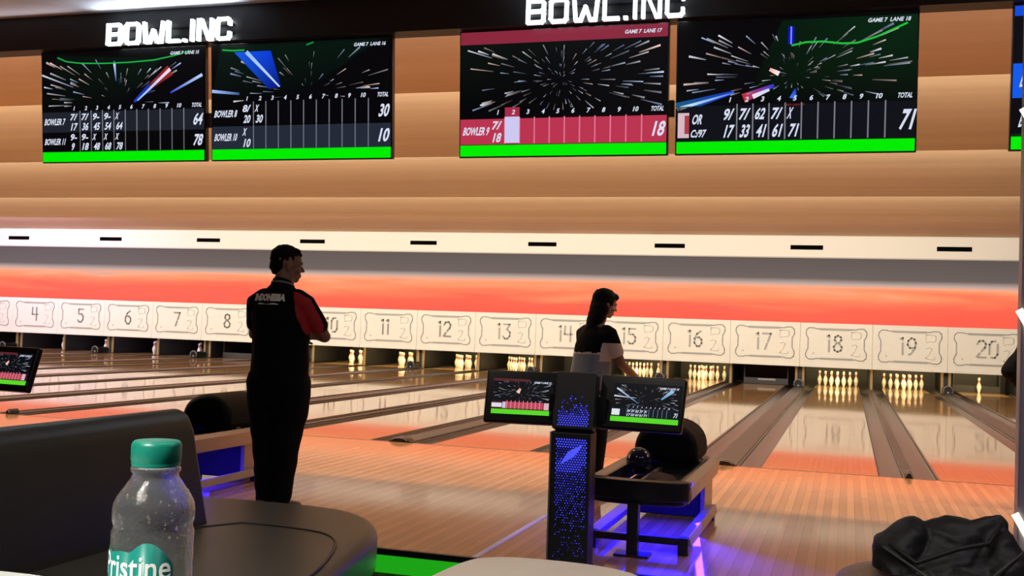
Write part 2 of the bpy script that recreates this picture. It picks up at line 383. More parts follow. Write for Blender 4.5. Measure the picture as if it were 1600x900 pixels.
# ================================================================= LANES
def lane_x(n): return (n - 18.5) * PITCH
NN = range(2, 22)
WID = {1: 0.73, 0: 0.54}          # divider widths, ball return side (odd|even) and plain side
def gutter_bm(w=0.235, y0=0.0, y1=19.3):
    bm = B(); n = 10; prof = []
    prof.append((-w / 2, 0.0))
    for i in range(n + 1):
        a = PI * i / n; prof.append((-math.cos(a) * (w / 2 - .008), -0.010 - math.sin(a) * 0.062))
    prof.append((w / 2, 0.0))
    prof += [(w / 2, -.09), (-w / 2, -.09)]
    prism(bm, prof, y0, y1, flip=lambda x, z, y: (x, y, z)); return bm
def lane_descr(n):
    d = {17: 'empty lane', 20: 'lane with one pin left'}
    return d.get(n, 'lane')
gut0 = None
for n in NN:
    a = -1.7 * (18 - n) ; lft = (n - 1) * PITCH - 18 * PITCH; rgt = lft + PITCH       # divider centres either side
    wl = WID[(n - 1) % 2]; wr = WID[n % 2]
    x0 = lft + wl / 2; x1 = rgt - wr / 2; xc = (x0 + x1) / 2
    t = thing('bowling_lane', 'glossy wooden bowling %s running to the panel numbered %d' % (lane_descr(n), n), 'lane', (xc, 0, 0), 0, 'bowling lanes')
    if n == 21: t['label'] = 'bowling lane at the far right beside lane 20'
    if n in (2, 3): t['label'] = 'glossy bowling lane left of lane 4, number %s' % ('three' if n == 3 else 'two')
    obj('lane_bed', mbox(x0 - xc, x1 - xc, 0, 19.3, -.05, 0), M_lane, t)
    for s in (-1, 1):
        g = obj('gutter', gutter_bm(), M_gutter, t, smooth=False); g.location = (s * ((x1 - x0) / 2 + 0.1175), 0, -.004)
# dividers between lanes with their end caps
for n in range(2, 21):
    xc = (n - 18) * PITCH; ret = n % 2 == 1; hw = (WID[n % 2] - .47) / 2
    t = thing('lane_divider', 'dark %s divider strip between lanes %d and %d' % ('wide' if ret else 'narrow', n, n + 1), 'divider', (xc, 0, 0), 0, 'strips dividing the lanes')
    bm = B(); prism(bm, [(-hw, -.09), (-hw, .006), (-hw + .01, .012), (hw - .01, .012), (hw, .006), (hw, -.09)], 0.0, YM + .33, flip=lambda x, z, y: (x, y, z))
    obj('capping', bm, M_cap, t)
    # rounded end cap with dark mouth
    w2 = .11 if ret else .034; bm = B()
    N = 16; hh = .05 if ret else .06
    pr = [(w2 * math.cos(PI * i / N), .002 + hh * math.sin(PI * i / N)) for i in range(N + 1)]
    prism(bm, pr, -0.02, 0.14, flip=lambda x, z, y: (x, y, z))
    obj('end_cap', bm, M_blackgl, t, bevel=.008)
    bm = B(); pts = [(w2 * .8 * math.cos(PI * i / N), -.024, .012 + hh * .66 * math.sin(PI * i / N)) for i in range(N + 1)]
    tube(bm, pts, .003, 6); obj('cap_rim', bm, M_metal, t, smooth=True)
# ball arches at the far end of the return dividers
arch0 = None
for n in range(3, 21, 2):
    xc = (n - 18) * PITCH
    lab = 'small round dark ball door at the far end between lanes %d and %d' % (n, n + 1)
    if arch0 is None:
        t = thing('ball_door', lab, 'ball door', (xc, YM - .35, .0135), 0, 'ball doors by the pin decks'); arch0 = t
        bm = B(); N = 14; prism(bm, [(.105 * math.cos(PI * i / N - .35 + .7 * i / N - .0), .07 + .105 * math.sin(PI * i / N)) for i in range(N + 1)] + [(-.10, 0), (.10, 0)], 0, .5, flip=lambda x, z, y: (x, y, z))
        obj('housing', bm, M_blackgl, t)
        bm = B(); tube(bm, [(.105 * math.cos(-.5 + (PI + 1) * i / 18), -.008, .085 + .105 * math.sin(-.5 + (PI + 1) * i / 18)) for i in range(19)], .017, 8)
        obj('ring', bm, mat('grey_ring', (.12, .115, .12), .35), t, smooth=True)
        bm = B(); ell(bm, (0, -.01, .045), (.022, .02, .022)); obj('sensor', bm, mat('sensor_pale', (.35, .34, .33), .4), t, smooth=True)
    else:
        t = copy_tree(arch0); t.location = (xc, YM - .35, .0135); t['label'] = lab

# ---- kickbacks, masking panels
for n in range(2, 21):
    xc = (n - 18) * PITCH
    o = thing('kickback', 'wood edged upright board between the pin decks of lanes %d and %d' % (n, n + 1), 'partition', (xc, YM + .35, 0), 0, 'boards between the pin decks')
    obj('board', mbox(-.05, .05, .02, 2.6, 0.012, 1.2), M_black, o)
    for s in ((-1, 1) if n % 2 == 1 else (0,)):
        obj('edge_strip', mbox(s * .085 - .028, s * .085 + .028, -.02, .015, 0.013, .62), M_kick, o)
# stroke digits with stencil gaps; cell 1 wide x 1.6 tall
DG = {'0': [[(.15, .35), (.15, 1.25), (.35, 1.55), (.65, 1.6)], [(.85, 1.3), (.85, .35), (.62, .03), (.3, .03)]],
      '1': [[(.5, 0), (.5, 1.12)], [(.5, 1.38), (.5, 1.6), (.3, 1.5)]],
      '2': [[(.12, 1.25), (.3, 1.55), (.65, 1.6), (.88, 1.3), (.8, .95), (.5, .6)], [(.35, .42), (.1, .05)], [(.25, .03), (.9, .03)]],
      '3': [[(.15, 1.57), (.85, 1.57), (.5, 1.0)], [(.62, .98), (.88, .7), (.85, .3), (.6, .03), (.3, .03), (.1, .28)]],
      '4': [[(.15, 1.6), (.12, .75), (.5, .72)], [(.75, 1.6), (.75, 0)], [(.75, .75), (.95, .75)]],
      '5': [[(.85, 1.57), (.2, 1.57), (.18, 1.15)], [(.2, .98), (.6, 1.0), (.86, .72), (.84, .3), (.6, .03), (.3, .03), (.1, .25)]],
      '6': [[(.75, 1.57), (.4, 1.3), (.15, .8), (.15, .35), (.4, .03), (.65, .03), (.87, .35), (.85, .72), (.6, .95), (.38, .9)]],
      '7': [[(.1, 1.57), (.55, 1.57)], [(.7, 1.57), (.9, 1.57), (.62, .75)], [(.55, .58), (.35, 0)]],
      '8': [[(.45, .88), (.2, 1.15), (.25, 1.45), (.5, 1.6), (.78, 1.45), (.82, 1.15), (.6, .9)], [(.6, .82), (.88, .5), (.8, .15), (.5, .02), (.2, .15), (.12, .5), (.35, .82)]],
      '9': [[(.62, .68), (.35, .65), (.12, .95), (.18, 1.35), (.45, 1.6), (.75, 1.5), (.86, 1.15), (.8, .7), (.55, .25)], [(.48, .12), (.25, .02)]]}
def strokes(bm, pls, ox, oz, sc, th, y0, y1):
    for pl in pls:
        for (ax, az), (bx, bz) in zip(pl[:-1], pl[1:]):
            a = Vector((ox + ax * sc, 0, oz + az * sc)); b = Vector((ox + bx * sc, 0, oz + bz * sc)); d = (b - a); L = d.length
            if L < 1e-6: continue
            d /= L; nrm = Vector((-d.z, 0, d.x))
            obox(bm, (a + b) / 2 + Vector((0, (y0 + y1) / 2, 0)), d * (L / 2 + th * .35), Vector((0, (y1 - y0) / 2, 0)), nrm * th / 2)
PANZ0, PANZ1 = 0.513, 1.60
PC = (PANZ0 + PANZ1) / 2 + .01
def plaque_path():
    W, H = .715, .385
    q = []
    # one quarter: ears at the corners, shallow waist at the sides
    q = [(W - .24, H - .02), (W - .20, H), (W - .07, H), (W - .01, H - .06), (W, H - .13), (W - .02, H - .20), (W - .055, H - .26), (W - .055, 0)]
    tr = q; br = [(x, -z) for x, z in q[::-1]]; bl = [(-x, -z) for x, z in q]; tl = [(-x, z) for x, z in q[::-1]]
    return tr + br[1:] + bl + tl[1:]
first_panel = None
NUMW = {3: 'three', 2: 'two', 21: 'twenty-one'}
for n in NN:
    xc = lane_x(n)
    col = 'off-white' if n > 9 else 'lilac-tinted white'
    lab = '%s masking panel over the pins with engraved plaque numbered %d' % (col, n)
    if first_panel is None:
        t = thing('masking_panel', lab, 'panel', (xc, YM, PC), 0, 'numbered panels above the pin decks'); first_panel = t
        bm = B(); box(bm, -.848, .848, 0, .10, PANZ0 - PC, PANZ1 - PC); obj('board', bm, M_white, t, bevel=.006)
        bm = B(); box(bm, -.846, .846, -.02, 0.02, PANZ0 - PC, PANZ0 - PC + .075); obj('bottom_ledge', bm, M_white, t, bevel=.006)
        pp = plaque_path(); bm = B(); tube(bm, [(x, -.004, z + .03) for x, z in pp], .014, 6, closed=True); obj('plaque_frame', bm, M_groove, t, smooth=True)
        obj('plaque_bar', mbox(-.40, .36, -.018, 0.004, .365, .412), M_groove, t); obj('plaque_bar', mbox(-.36, .40, -.018, .004, -.355, -.312), M_groove, t)
        bm = B(); tube(bm, [(x, -.004, z + .03) for x, z in [(.36, .30), (.55, .30), (.585, .26), (.585, .18), (.55, .14), (.42, .14), (.38, .11), (.36, .16)]], .008, 6, closed=True)
        tube(bm, [(.36, -.004, .0), (.44, -.004, .03), (.50, -.004, -.0), (.44, -.004, -.14), (.36, -.004, -.23), (.46, -.004, -.25), (.56, -.004, -.25), (.56, -.004, -.19)], .009, 6)
        obj('plaque_emblem', bm, M_groove2, t, smooth=True)
        bm = B(); lathe(bm, [(.018, 0), (.018, .008)], 12); o = obj('plaque_dot', bm, M_groove, t); o.rotation_euler = (PI / 2, 0, 0); o.location = (-.53, 0, -.21)
    else:
        t = copy_tree(first_panel); t.location = (xc, YM, PC); t['label'] = lab
for t in [o for o in scn.objects if o.name.startswith('masking_panel')]:
    n = int(round(t.location.x / PITCH + 18.5)); s = str(n); sc = .25; wd = sc * .95 * len(s) if len(s) > 1 else sc
    bm = B(); xs = -wd / 2
    for k, ch in enumerate(s):
        step = sc * (.62 if ch == '1' else 1.05)
        strokes(bm, DG[ch], xs - (.2 * sc if ch == '1' else 0), -.16, sc, .042, -.012, .004); xs += step
    o = obj('numeral', bm, M_num if n < 13 else M_groove, t)

# ---- pins
PROF = [(.026, 0), (.0285, .01), (.036, .04), (.050, .085), (.0572, .114), (.0605, .125), (.0580, .15), (.049, .185), (.035, .22), (.026, .245), (.0235, .26), (.024, .275), (.0265, .30), (.030, .325), (.0320, .342), (.0300, .362), (.022, .375), (.010, .380), (.0001, .381)]
MI = [0] * 8 + [0, 1, 0, 1, 0, 0, 0, 0, 0, 0]
bm = B(); lathe(bm, PROF, 18, mis=MI)
pin0 = obj('bowling_pin', bm, [M_pin, M_pinred], smooth=True)
SP = [(0, 0)] + [(-.1524, .264), (.1524, .264)] + [(-.3048, .528), (0, .528), (.3048, .528)] + [(-.4572, .792), (-.1524, .792), (.1524, .792), (.4572, .792)]
SPN = ['head pin at the front', 'left pin of the second row', 'right pin of the second row', 'left pin of the third row', 'middle pin of the third row', 'right pin of the third row', 'far left pin of the back row', 'inner left pin of the back row', 'inner right pin of the back row', 'far right pin of the back row']
used = False
def put_pin(n, i, off=0):
    global used
    lft = (n - 19) * PITCH; x0 = lft + WID[(n - 1) % 2] / 2; x1 = lft + PITCH - WID[n % 2] / 2; xc = (x0 + x1) / 2
    c = pin0 if not used else pin0.copy()
    if used: scn.collection.objects.link(c)
    used = True
    c.location = (xc + SP[i][0], 18.29 + SP[i][1], 0)
    if n == 20: tag(c, 'last white bowling pin standing alone on lane 20', 'bowling pin')
    else: tag(c, 'white bowling pin on lane %d, %s' % (n, SPN[i]), 'bowling pin', 'racks of bowling pins')
for n in (3, 4, 5, 6, 7, 10, 11, 12, 13, 15, 16, 18, 19):
    for i in range(10): put_pin(n, i)
for i in (0, 1, 4): put_pin(14, i)
put_pin(20, 9 if 0 else 4)
# sweep bars lowered on lanes 17 and 20
for n in (17, 20, 8, 9):
    x = lane_x(n) + (0 if n != 17 else .0); yb = 17.75 if n != 20 else 18.98
    t = thing('sweep_bar', 'dark sweep bar lowered across the pin deck of lane %d' % n, 'machine', (x, yb, 0), 0, 'sweep bars')
    z0 = .003
    obj('bar', mbox(-.56, .56, -.02, .02, z0, z0 + .16), mat('bar_dark', (.03, .028, .03), .35), t, bevel=.006)
    if n == 17: obj('text_plate', mbox(-.20, .24, -.026, -.018, .105, .15), mat('plate_grey', (.30, .28, .27), .5), t)
    for s in (-1, 1): obj('arm', mbox(s * .54 - .015, s * .54 + .015, 0, .35, .12, .6), M_black, t)

# ================================================================= MONITORS
def linear(c): return tuple(((x / 255) / 12.92 if x / 255 <= .04045 else ((x / 255 + .055) / 1.055) ** 2.4) for x in c)
class Pic:
    """a flat lit picture: coloured faces stacked by fractions of a millimetre"""
    def __init__(s, W, H): s.W, s.H = W, H; s.v = []; s.f = []; s.c = []; s.l = 0
    def poly(s, pts, cols, lay):
        i = len(s.v)
        for (u, v) in pts: s.v.append(((u - .5) * s.W, -lay * .0006, (v - .5) * s.H))
        s.f.append(tuple(range(i, i + len(pts)))); s.c.append([linear(c) for c in cols])
    def rect(s, u0, v0, u1, v1, c, lay=1, c2=None):
        c2 = c2 or c; s.poly([(u0, v0), (u1, v0), (u1, v1), (u0, v1)], [c, c2, c2, c], lay)
    def streak(s, a, b, wa, wb, ca, cb, lay=2):
        ax, ay = a; bx, by = b; asp = s.W / s.H
        dx, dy = (bx - ax) * asp, by - ay; L = math.hypot(dx, dy) or 1; nx, ny = -dy / L, dx / L
        s.poly([(ax + nx * wa / asp, ay + ny * wa), (ax - nx * wa / asp, ay - ny * wa), (bx - nx * wb / asp, by - ny * wb), (bx + nx * wb / asp, by + ny * wb)], [ca, ca, cb, cb], lay)
    def curve(s, pts, w, c, lay=3):
        for a, b in zip(pts[:-1], pts[1:]): s.streak(a, b, w, w, c, c, lay)
    def text(s, t, u, v, h, c, lay=5, wmax=None, slant=.25, bold=.03, right=False, w=None):
        vs, fs, x0, x1, y0, y1 = text_geo(t, bold)
        k = h / (.7); asp = s.W / s.H; kx = k / asp
        tw = (x1 - x0) * kx
        if w: kx *= w / tw; tw = w
        elif wmax and tw > wmax: kx *= wmax / tw; tw = wmax
        uu = u - tw if right else u; i = len(s.v)
        for x, y in vs:
            s.v.append(((uu + (x - x0) * kx + slant * y * k / asp - .5) * s.W, -lay * .0006, (v + y * k - .5) * s.H))
        for f in fs: s.f.append(tuple(i + q for q in f)); s.c.append([linear(c)] * len(f))
    def build(s, parent, y=0):
        me = bpy.data.meshes.new('display'); me.from_pydata(s.v, [], s.f)
        ca = me.color_attributes.new('Col', 'FLOAT_COLOR', 'CORNER'); k = 0
        for cols in s.c:
            for c in cols: ca.data[k].color = (*c, 1); k += 1
        o = obj('display', me, M_pic, parent); o.location = (0, y, 0); return o
WH = (215, 222, 240)
def burst(P, rnd, cx, cy, n, vmin, vmax, bright=1.0, rmin=.06):
    asp = P.W / P.H
    for i in range(n):
        a = rnd.uniform(0, 2 * PI); r = rmin + rnd.random() ** .8 * .62; ln = .012 + r * rnd.uniform(.10, .34)
        r2 = r + ln; p = (cx + math.cos(a) * r / asp * 1.25, cy + math.sin(a) * r * .95); q = (cx + math.cos(a) * r2 / asp * 1.25, cy + math.sin(a) * r2 * .95)
        if not (.01 < q[0] < .99 and vmin < q[1] < vmax and .01 < p[0] < .99 and vmin < p[1] < vmax): continue
        w = .0022 + r * .009 * rnd.uniform(.5, 1.3); b = (60 + 190 * min(1, rnd.random() * .7 + r * .6)) * bright
        tint = rnd.choice([(1, 1, 1), (.8, .88, 1), (.72, .8, 1), (1, .86, .82), (.95, .95, 1)])
        c = tuple(min(255, b * t) for t in tint); c2 = tuple(x * .55 for x in c)
        P.streak(p, q, w * .5, w, c2, c, 2)
def row(P, v0, v1, bg, name, frames, total, line=(120, 125, 135), fu=.17, namec=WH, x1=.88, bgfull=True):
    if bg: P.rect(.0, v0, 1, v1, bg, 3)
    h = v1 - v0; P.text(name, .012, v0 + h * .38, h * .30, namec, 5, w=.13)
    step = (x1 - fu) / 10
    for i in range(1, 11): P.rect(fu + step * i - .003, v0 + .004, fu + step * i + .003, v1 + .01, line, 4)
    for i, (a, b) in enumerate(frames):
        if a: P.text(a, fu + step * i + .006, v0 + h * .60, h * .30, WH, 5, w=step * .60 if len(a) > 1 else step * .28)
        if b: P.text(b, fu + step * i + .012, v0 + h * .10, h * .34, WH, 5, w=step * .52 if len(b) > 1 else step * .26)
    P.text(total, .985, v0 + h * .25, h * .52, WH, 5, right=True, w=.052)
def header(P, v, fu=.17, x1=.88, sel=None):
    step = (x1 - fu) / 10
    for i in range(10): P.text(str(i + 1), fu + step * (i + .42), v, .035, WH, 5, bold=.03)
    P.text('TOTAL', .925, v, .035, WH, 5, w=.06)
GREEN = (0, 236, 0)
def frame_top(P, n): P.text('GAME 7  LANE %d' % n, .80, .935, .028, WH, 6, w=.17, bold=.03)
def tv_content(k, P):
    rnd = random.Random(40 + k)
    P.rect(0, 0, 1, 1, (5, 5, 8), 0)
    P.rect(0, 0, 1, .09, GREEN, 4)
    if k == 0:
        P.poly([(0, .5), (.5, .5), (.75, .9), (.1, .98)], [(4, 6, 8), (4, 6, 8), (6, 22, 14), (5, 14, 12)], 1)
        burst(P, rnd, .50, .52, 150, .5, .93)
        P.curve([(.10, .955), (.16, .915), (.25, .895), (.4, .885), (.55, .885), (.7, .895), (.82, .925), (.92, .965)], .006, (25, 170, 70))
        P.streak((.59, .56), (.80, .80), .006, .05, (10, 20, 60), (150, 40, 30), 2); P.streak((.58, .53), (.68, .66), .01, .035, (20, 60, 190), (20, 50, 160), 3)
        P.streak((.60, .54), (.80, .81), .006, .016, (150, 200, 255), (255, 215, 235), 4)
        P.streak((.80, .60), (.99, .75), .008, .014, (25, 60, 190), (180, 210, 255), 3)
        P.streak((.0, .80), (.2, .68), .008, .004, (210, 215, 230), (90, 95, 130), 3)
        P.streak((.46, .88), (.47, .72), .013, .004, (190, 215, 255), (30, 60, 150), 3)
        header(P, .47)
        row(P, .27, .455, (30, 34, 44), 'BOWLER 7', [('7/', '17'), ('7/', '36'), ('9-', '45'), ('9-', '54'), ('X', '64')], '64')
        row(P, .09, .27, None, 'BOWLER 11', [('9-', '9'), ('9-', '18'), ('X', '48'), ('X', '68'), ('X', '78')], '78', line=(100, 100, 105))
        frame_top(P, 15)
    if k == 1:
        P.poly([(0, .55), (.5, .55), (.95, .99), (.05, .99)], [(5, 10, 10), (4, 6, 8), (4, 22, 14), (5, 25, 18)], 1)
        burst(P, rnd, .55, .55, 150, .5, .93)
        P.poly([(.13, .93), (.34, .93), (.40, .62), (.33, .60)], [(20, 90, 230), (10, 60, 220), (5, 20, 120), (10, 30, 140)], 3)
        P.streak((.20, .93), (.39, .62), .018, .006, (150, 190, 255), (200, 220, 255), 4)
        P.curve([(.06, .955), (.12, .945), (.19, .945)], .007, (20, 170, 60)); P.curve([(.54, .965), (.58, .985)], .006, (20, 150, 60))
        P.streak((.0, .60), (.16, .57), .014, .010, (160, 190, 255), (60, 80, 140), 3)
        header(P, .51)
        row(P, .30, .49, None, 'BOWLER 8', [('8/', '20'), ('X', '30')], '30', line=(112, 116, 124))
        row(P, .09, .29, (36, 42, 56), 'BOWLER 10', [('X', '10')], '10', line=(105, 110, 120))
        frame_top(P, 16)
    if k == 2:
        P.poly([(0, .35), (1, .35), (1, .9), (0, .9)], [(4, 4, 6), (4, 4, 6), (8, 8, 12), (8, 18, 14)], 1)
        burst(P, rnd, .5, .60, 260, .36, .90, rmin=.02)
        P.rect(0, .90, 1, 1, (138, 40, 62), 3)
        P.rect(0, .095, 1, .30, (186, 52, 80), 3); P.rect(.225, .095, .298, .39, (168, 44, 72), 4)
        P.rect(.225, .105, .298, .315, (205, 200, 240), 5)
        header(P, .335, fu=.155, x1=.885)
        row(P, .095, .30, None, 'BOWLER 9', [('7/', '18')], '18', line=(226, 120, 150), fu=.152, x1=.885)
        frame_top(P, 17)
    if k == 3:
        P.poly([(.3, .4), (1, .35), (1, .98), (.45, .98)], [(4, 6, 6), (4, 8, 7), (6, 40, 18), (5, 26, 14)], 1)
        burst(P, rnd, .5, .56, 210, .38, .93, rmin=.03)
        P.curve([(.49, .79), (.55, .81), (.62, .81), (.70, .79), (.76, .79), (.84, .83), (.96, .92)], .007, (30, 190, 60))
        P.rect(.475, .80, .50, .93, (10, 20, 190), 2); P.rect(.485, .80, .49, .93, (150, 160, 255), 3)
        P.streak((.0, .345), (.25, .46), .045, .012, (20, 90, 130), (20, 50, 190), 2); P.streak((.0, .34), (.25, .455), .014, .004, (210, 245, 250), (60, 110, 230), 3)
        P.streak((.29, .41), (.42, .50), .035, .012, (190, 50, 40), (20, 60, 200), 2); P.streak((.33, .42), (.40, .47), .018, .010, (240, 225, 225), (200, 215, 255), 3)
        P.streak((.50, .40), (.51, .47), .025, .006, (60, 120, 255), (20, 50, 170), 2); P.streak((.40, .62), (.44, .585), .012, .018, (255, 170, 160), (255, 240, 240), 3)
        P.rect(.47, .345, .55, .36, (190, 60, 55), 3)
        header(P, .385, fu=.20)
        row(P, .095, .36, (14, 16, 24), '', [('9/', '17'), ('7/', '33'), ('62', '41'), ('7/', '61'), ('X', '71')], '71', fu=.195, line=(120, 122, 130))
        P.rect(.005, .12, .055, .31, (215, 185, 195), 5); P.rect(.035, .15, .055, .29, (170, 60, 70), 6)
        P.text('OR', .065, .225, .07, WH, 6, w=.045); P.text('C:/97', .06, .125, .055, WH, 6, w=.065)
        frame_top(P, 18)
    if k == 4:
        burst(P, rnd, .5, .7, 200, .4, .93)
        P.rect(0, .93, 1, 1, (15, 75, 215), 3); P.rect(0, .36, 1, .60, (10, 90, 235), 3)
        P.text('BOWLER 3', .025, .44, .09, WH, 5, w=.14); P.text('BOWLER 13', .025, .16, .09, WH, 5, w=.14); P.rect(0, .09, 1, .11, (6, 40, 14), 3)
P5 = ['score monitor reading totals 64 and 78, left end of the row', 'score monitor with a blue streak reading totals 30 and 10',
      'score monitor with red score row and red top reading total 18', 'score monitor reading total 71 with green curve, right of the red one', 'score monitor with blue bands cut off by the right picture edge']
TVX = [(-7.94, -6.143), (-6.094, -4.315), (-3.718, -1.957), (-1.911, -0.116), (0.50, 2.29)]
for k, (xa, xb) in enumerate(TVX):
    xa += .0; W = xb - xa - .012; H = 1.045
    t = thing('score_monitor', P5[k], 'monitor', ((xa + xb) / 2, -2.30, 2.665 + H / 2)); t['group'] = 'score monitors hanging over the approach'
    t.rotation_euler = (math.radians(5), 0, 0)
    obj('casing', mbox(-W / 2, W / 2, 0.0, .055, -H / 2, H / 2), M_blackgl, t, bevel=.004)
    P = Pic(W - .022, H - .022); tv_content(k, P); P.build(t, -.0025)
    bm = B(); box(bm, -.30, -.24, .056, .10, -.35, .54); box(bm, .24, .30, .056, .10, -.35, .54); obj('mount', bm, M_black, t)
    if k in (0, 2):
        obj('joint_bracket', mbox(W / 2 + .004, W / 2 + .044, .0, .05, -.22, -.09), M_black, t)

# ---- illuminated signs
M_sign = emis('sign_white', (.86, .95, 1.0), 1.9, (.8, .8, .8)); M_signside = emis('sign_side_glow', (.55, .72, .85), .35, (.5, .5, .5))
LET = {'B': (.8, [[(0, 0), (0, 1), (.68, 1), (.78, .9), (.78, .6), (.68, .51), (.78, .42), (.78, .1), (.68, 0), (0, 0)], [(0, .51), (.68, .51)]]),
       'O': (.8, [[(.1, 0), (0, .12), (0, .88), (.1, 1), (.68, 1), (.78, .88), (.78, .12), (.68, 0), (.1, 0)]]),
       'W': (1.16, [[(0, 1), (.10, 0), (.34, 0), (.58, .60), (.82, 0), (1.06, 0), (1.16, 1)]]),
       'L': (.66, [[(0, 1), (0, 0), (.66, 0)]]), '.': (.12, [[(.0, 0), (.06, 0)]]), 'I': (.05, [[(0, 0), (0, 1)]]),
       'N': (.78, [[(0, 0), (0, 1), (.16, 1), (.62, 0), (.78, 0), (.78, 1)]]),
       'C': (.74, [[(.74, .72), (.74, .88), (.64, 1), (.1, 1), (0, .88), (0, .12), (.1, 0), (.64, 0), (.74, .12), (.74, .28)]])}
def sign(xa, xb, z0, z1, label):
    H = z1 - z0; th = .026; adv = .46; word = 'BOWL.INC'
    tot = sum(LET[c][0] for c in word) + adv * (len(word) - 1) * .75
    sx = (xb - xa - th) / tot; sz = H - th
    t = thing('lit_sign', label, 'sign', ((xa + xb) / 2, -2.47, z0)); t['group'] = 'lit signs on the beam'
    x = -(xb - xa) / 2 + th / 2
    for ch in word:
        bm = B(); ww, pls = LET[ch]
        for pl in pls:
            for (ax, az), (bx, bz) in zip(pl[:-1], pl[1:]):
                a = Vector((x + ax * sx, 0, th / 2 + az * sz)); b = Vector((x + bx * sx, 0, th / 2 + bz * sz)); d = b - a; L = d.length; d /= L
                obox(bm, (a + b) / 2, d * (L / 2 + th * .42), Vector((0, .022, 0)), Vector((-d.z, 0, d.x)) * th / 2)
        o = obj('letter', bm, M_sign, t); x += (ww + adv * .75) * sx
    bm = B(); box(bm, -(xb - xa) / 2, (xb - xa) / 2, .024, .048, .06, .075); box(bm, -(xb - xa) / 2, (xb - xa) / 2, .024, .048, .14, .155); obj('rail', bm, M_black, t)
    return t
sign(-7.10, -5.81, 3.705, 3.905, 'white glowing BOWL.INC sign above the left pair of monitors')
sign(-3.10, -1.83, 3.705, 3.905, 'white glowing BOWL.INC sign above the red-topped monitor, cut by the top edge')
for gx in (-6.45, -2.46): area('sign_glow', (gx, -2.50, 3.92), (gx, -3.1, 4.1), 1.5, 0.08, 9, (.66, .82, 1))
area('sign_glow', (-8.6, -2.50, 3.92), (-8.6, -3.1, 4.1), 2.4, 0.08, 2.5, (.8, .78, .9))  # added lamp with no sign beside it, brightens the lounge ceiling's left part

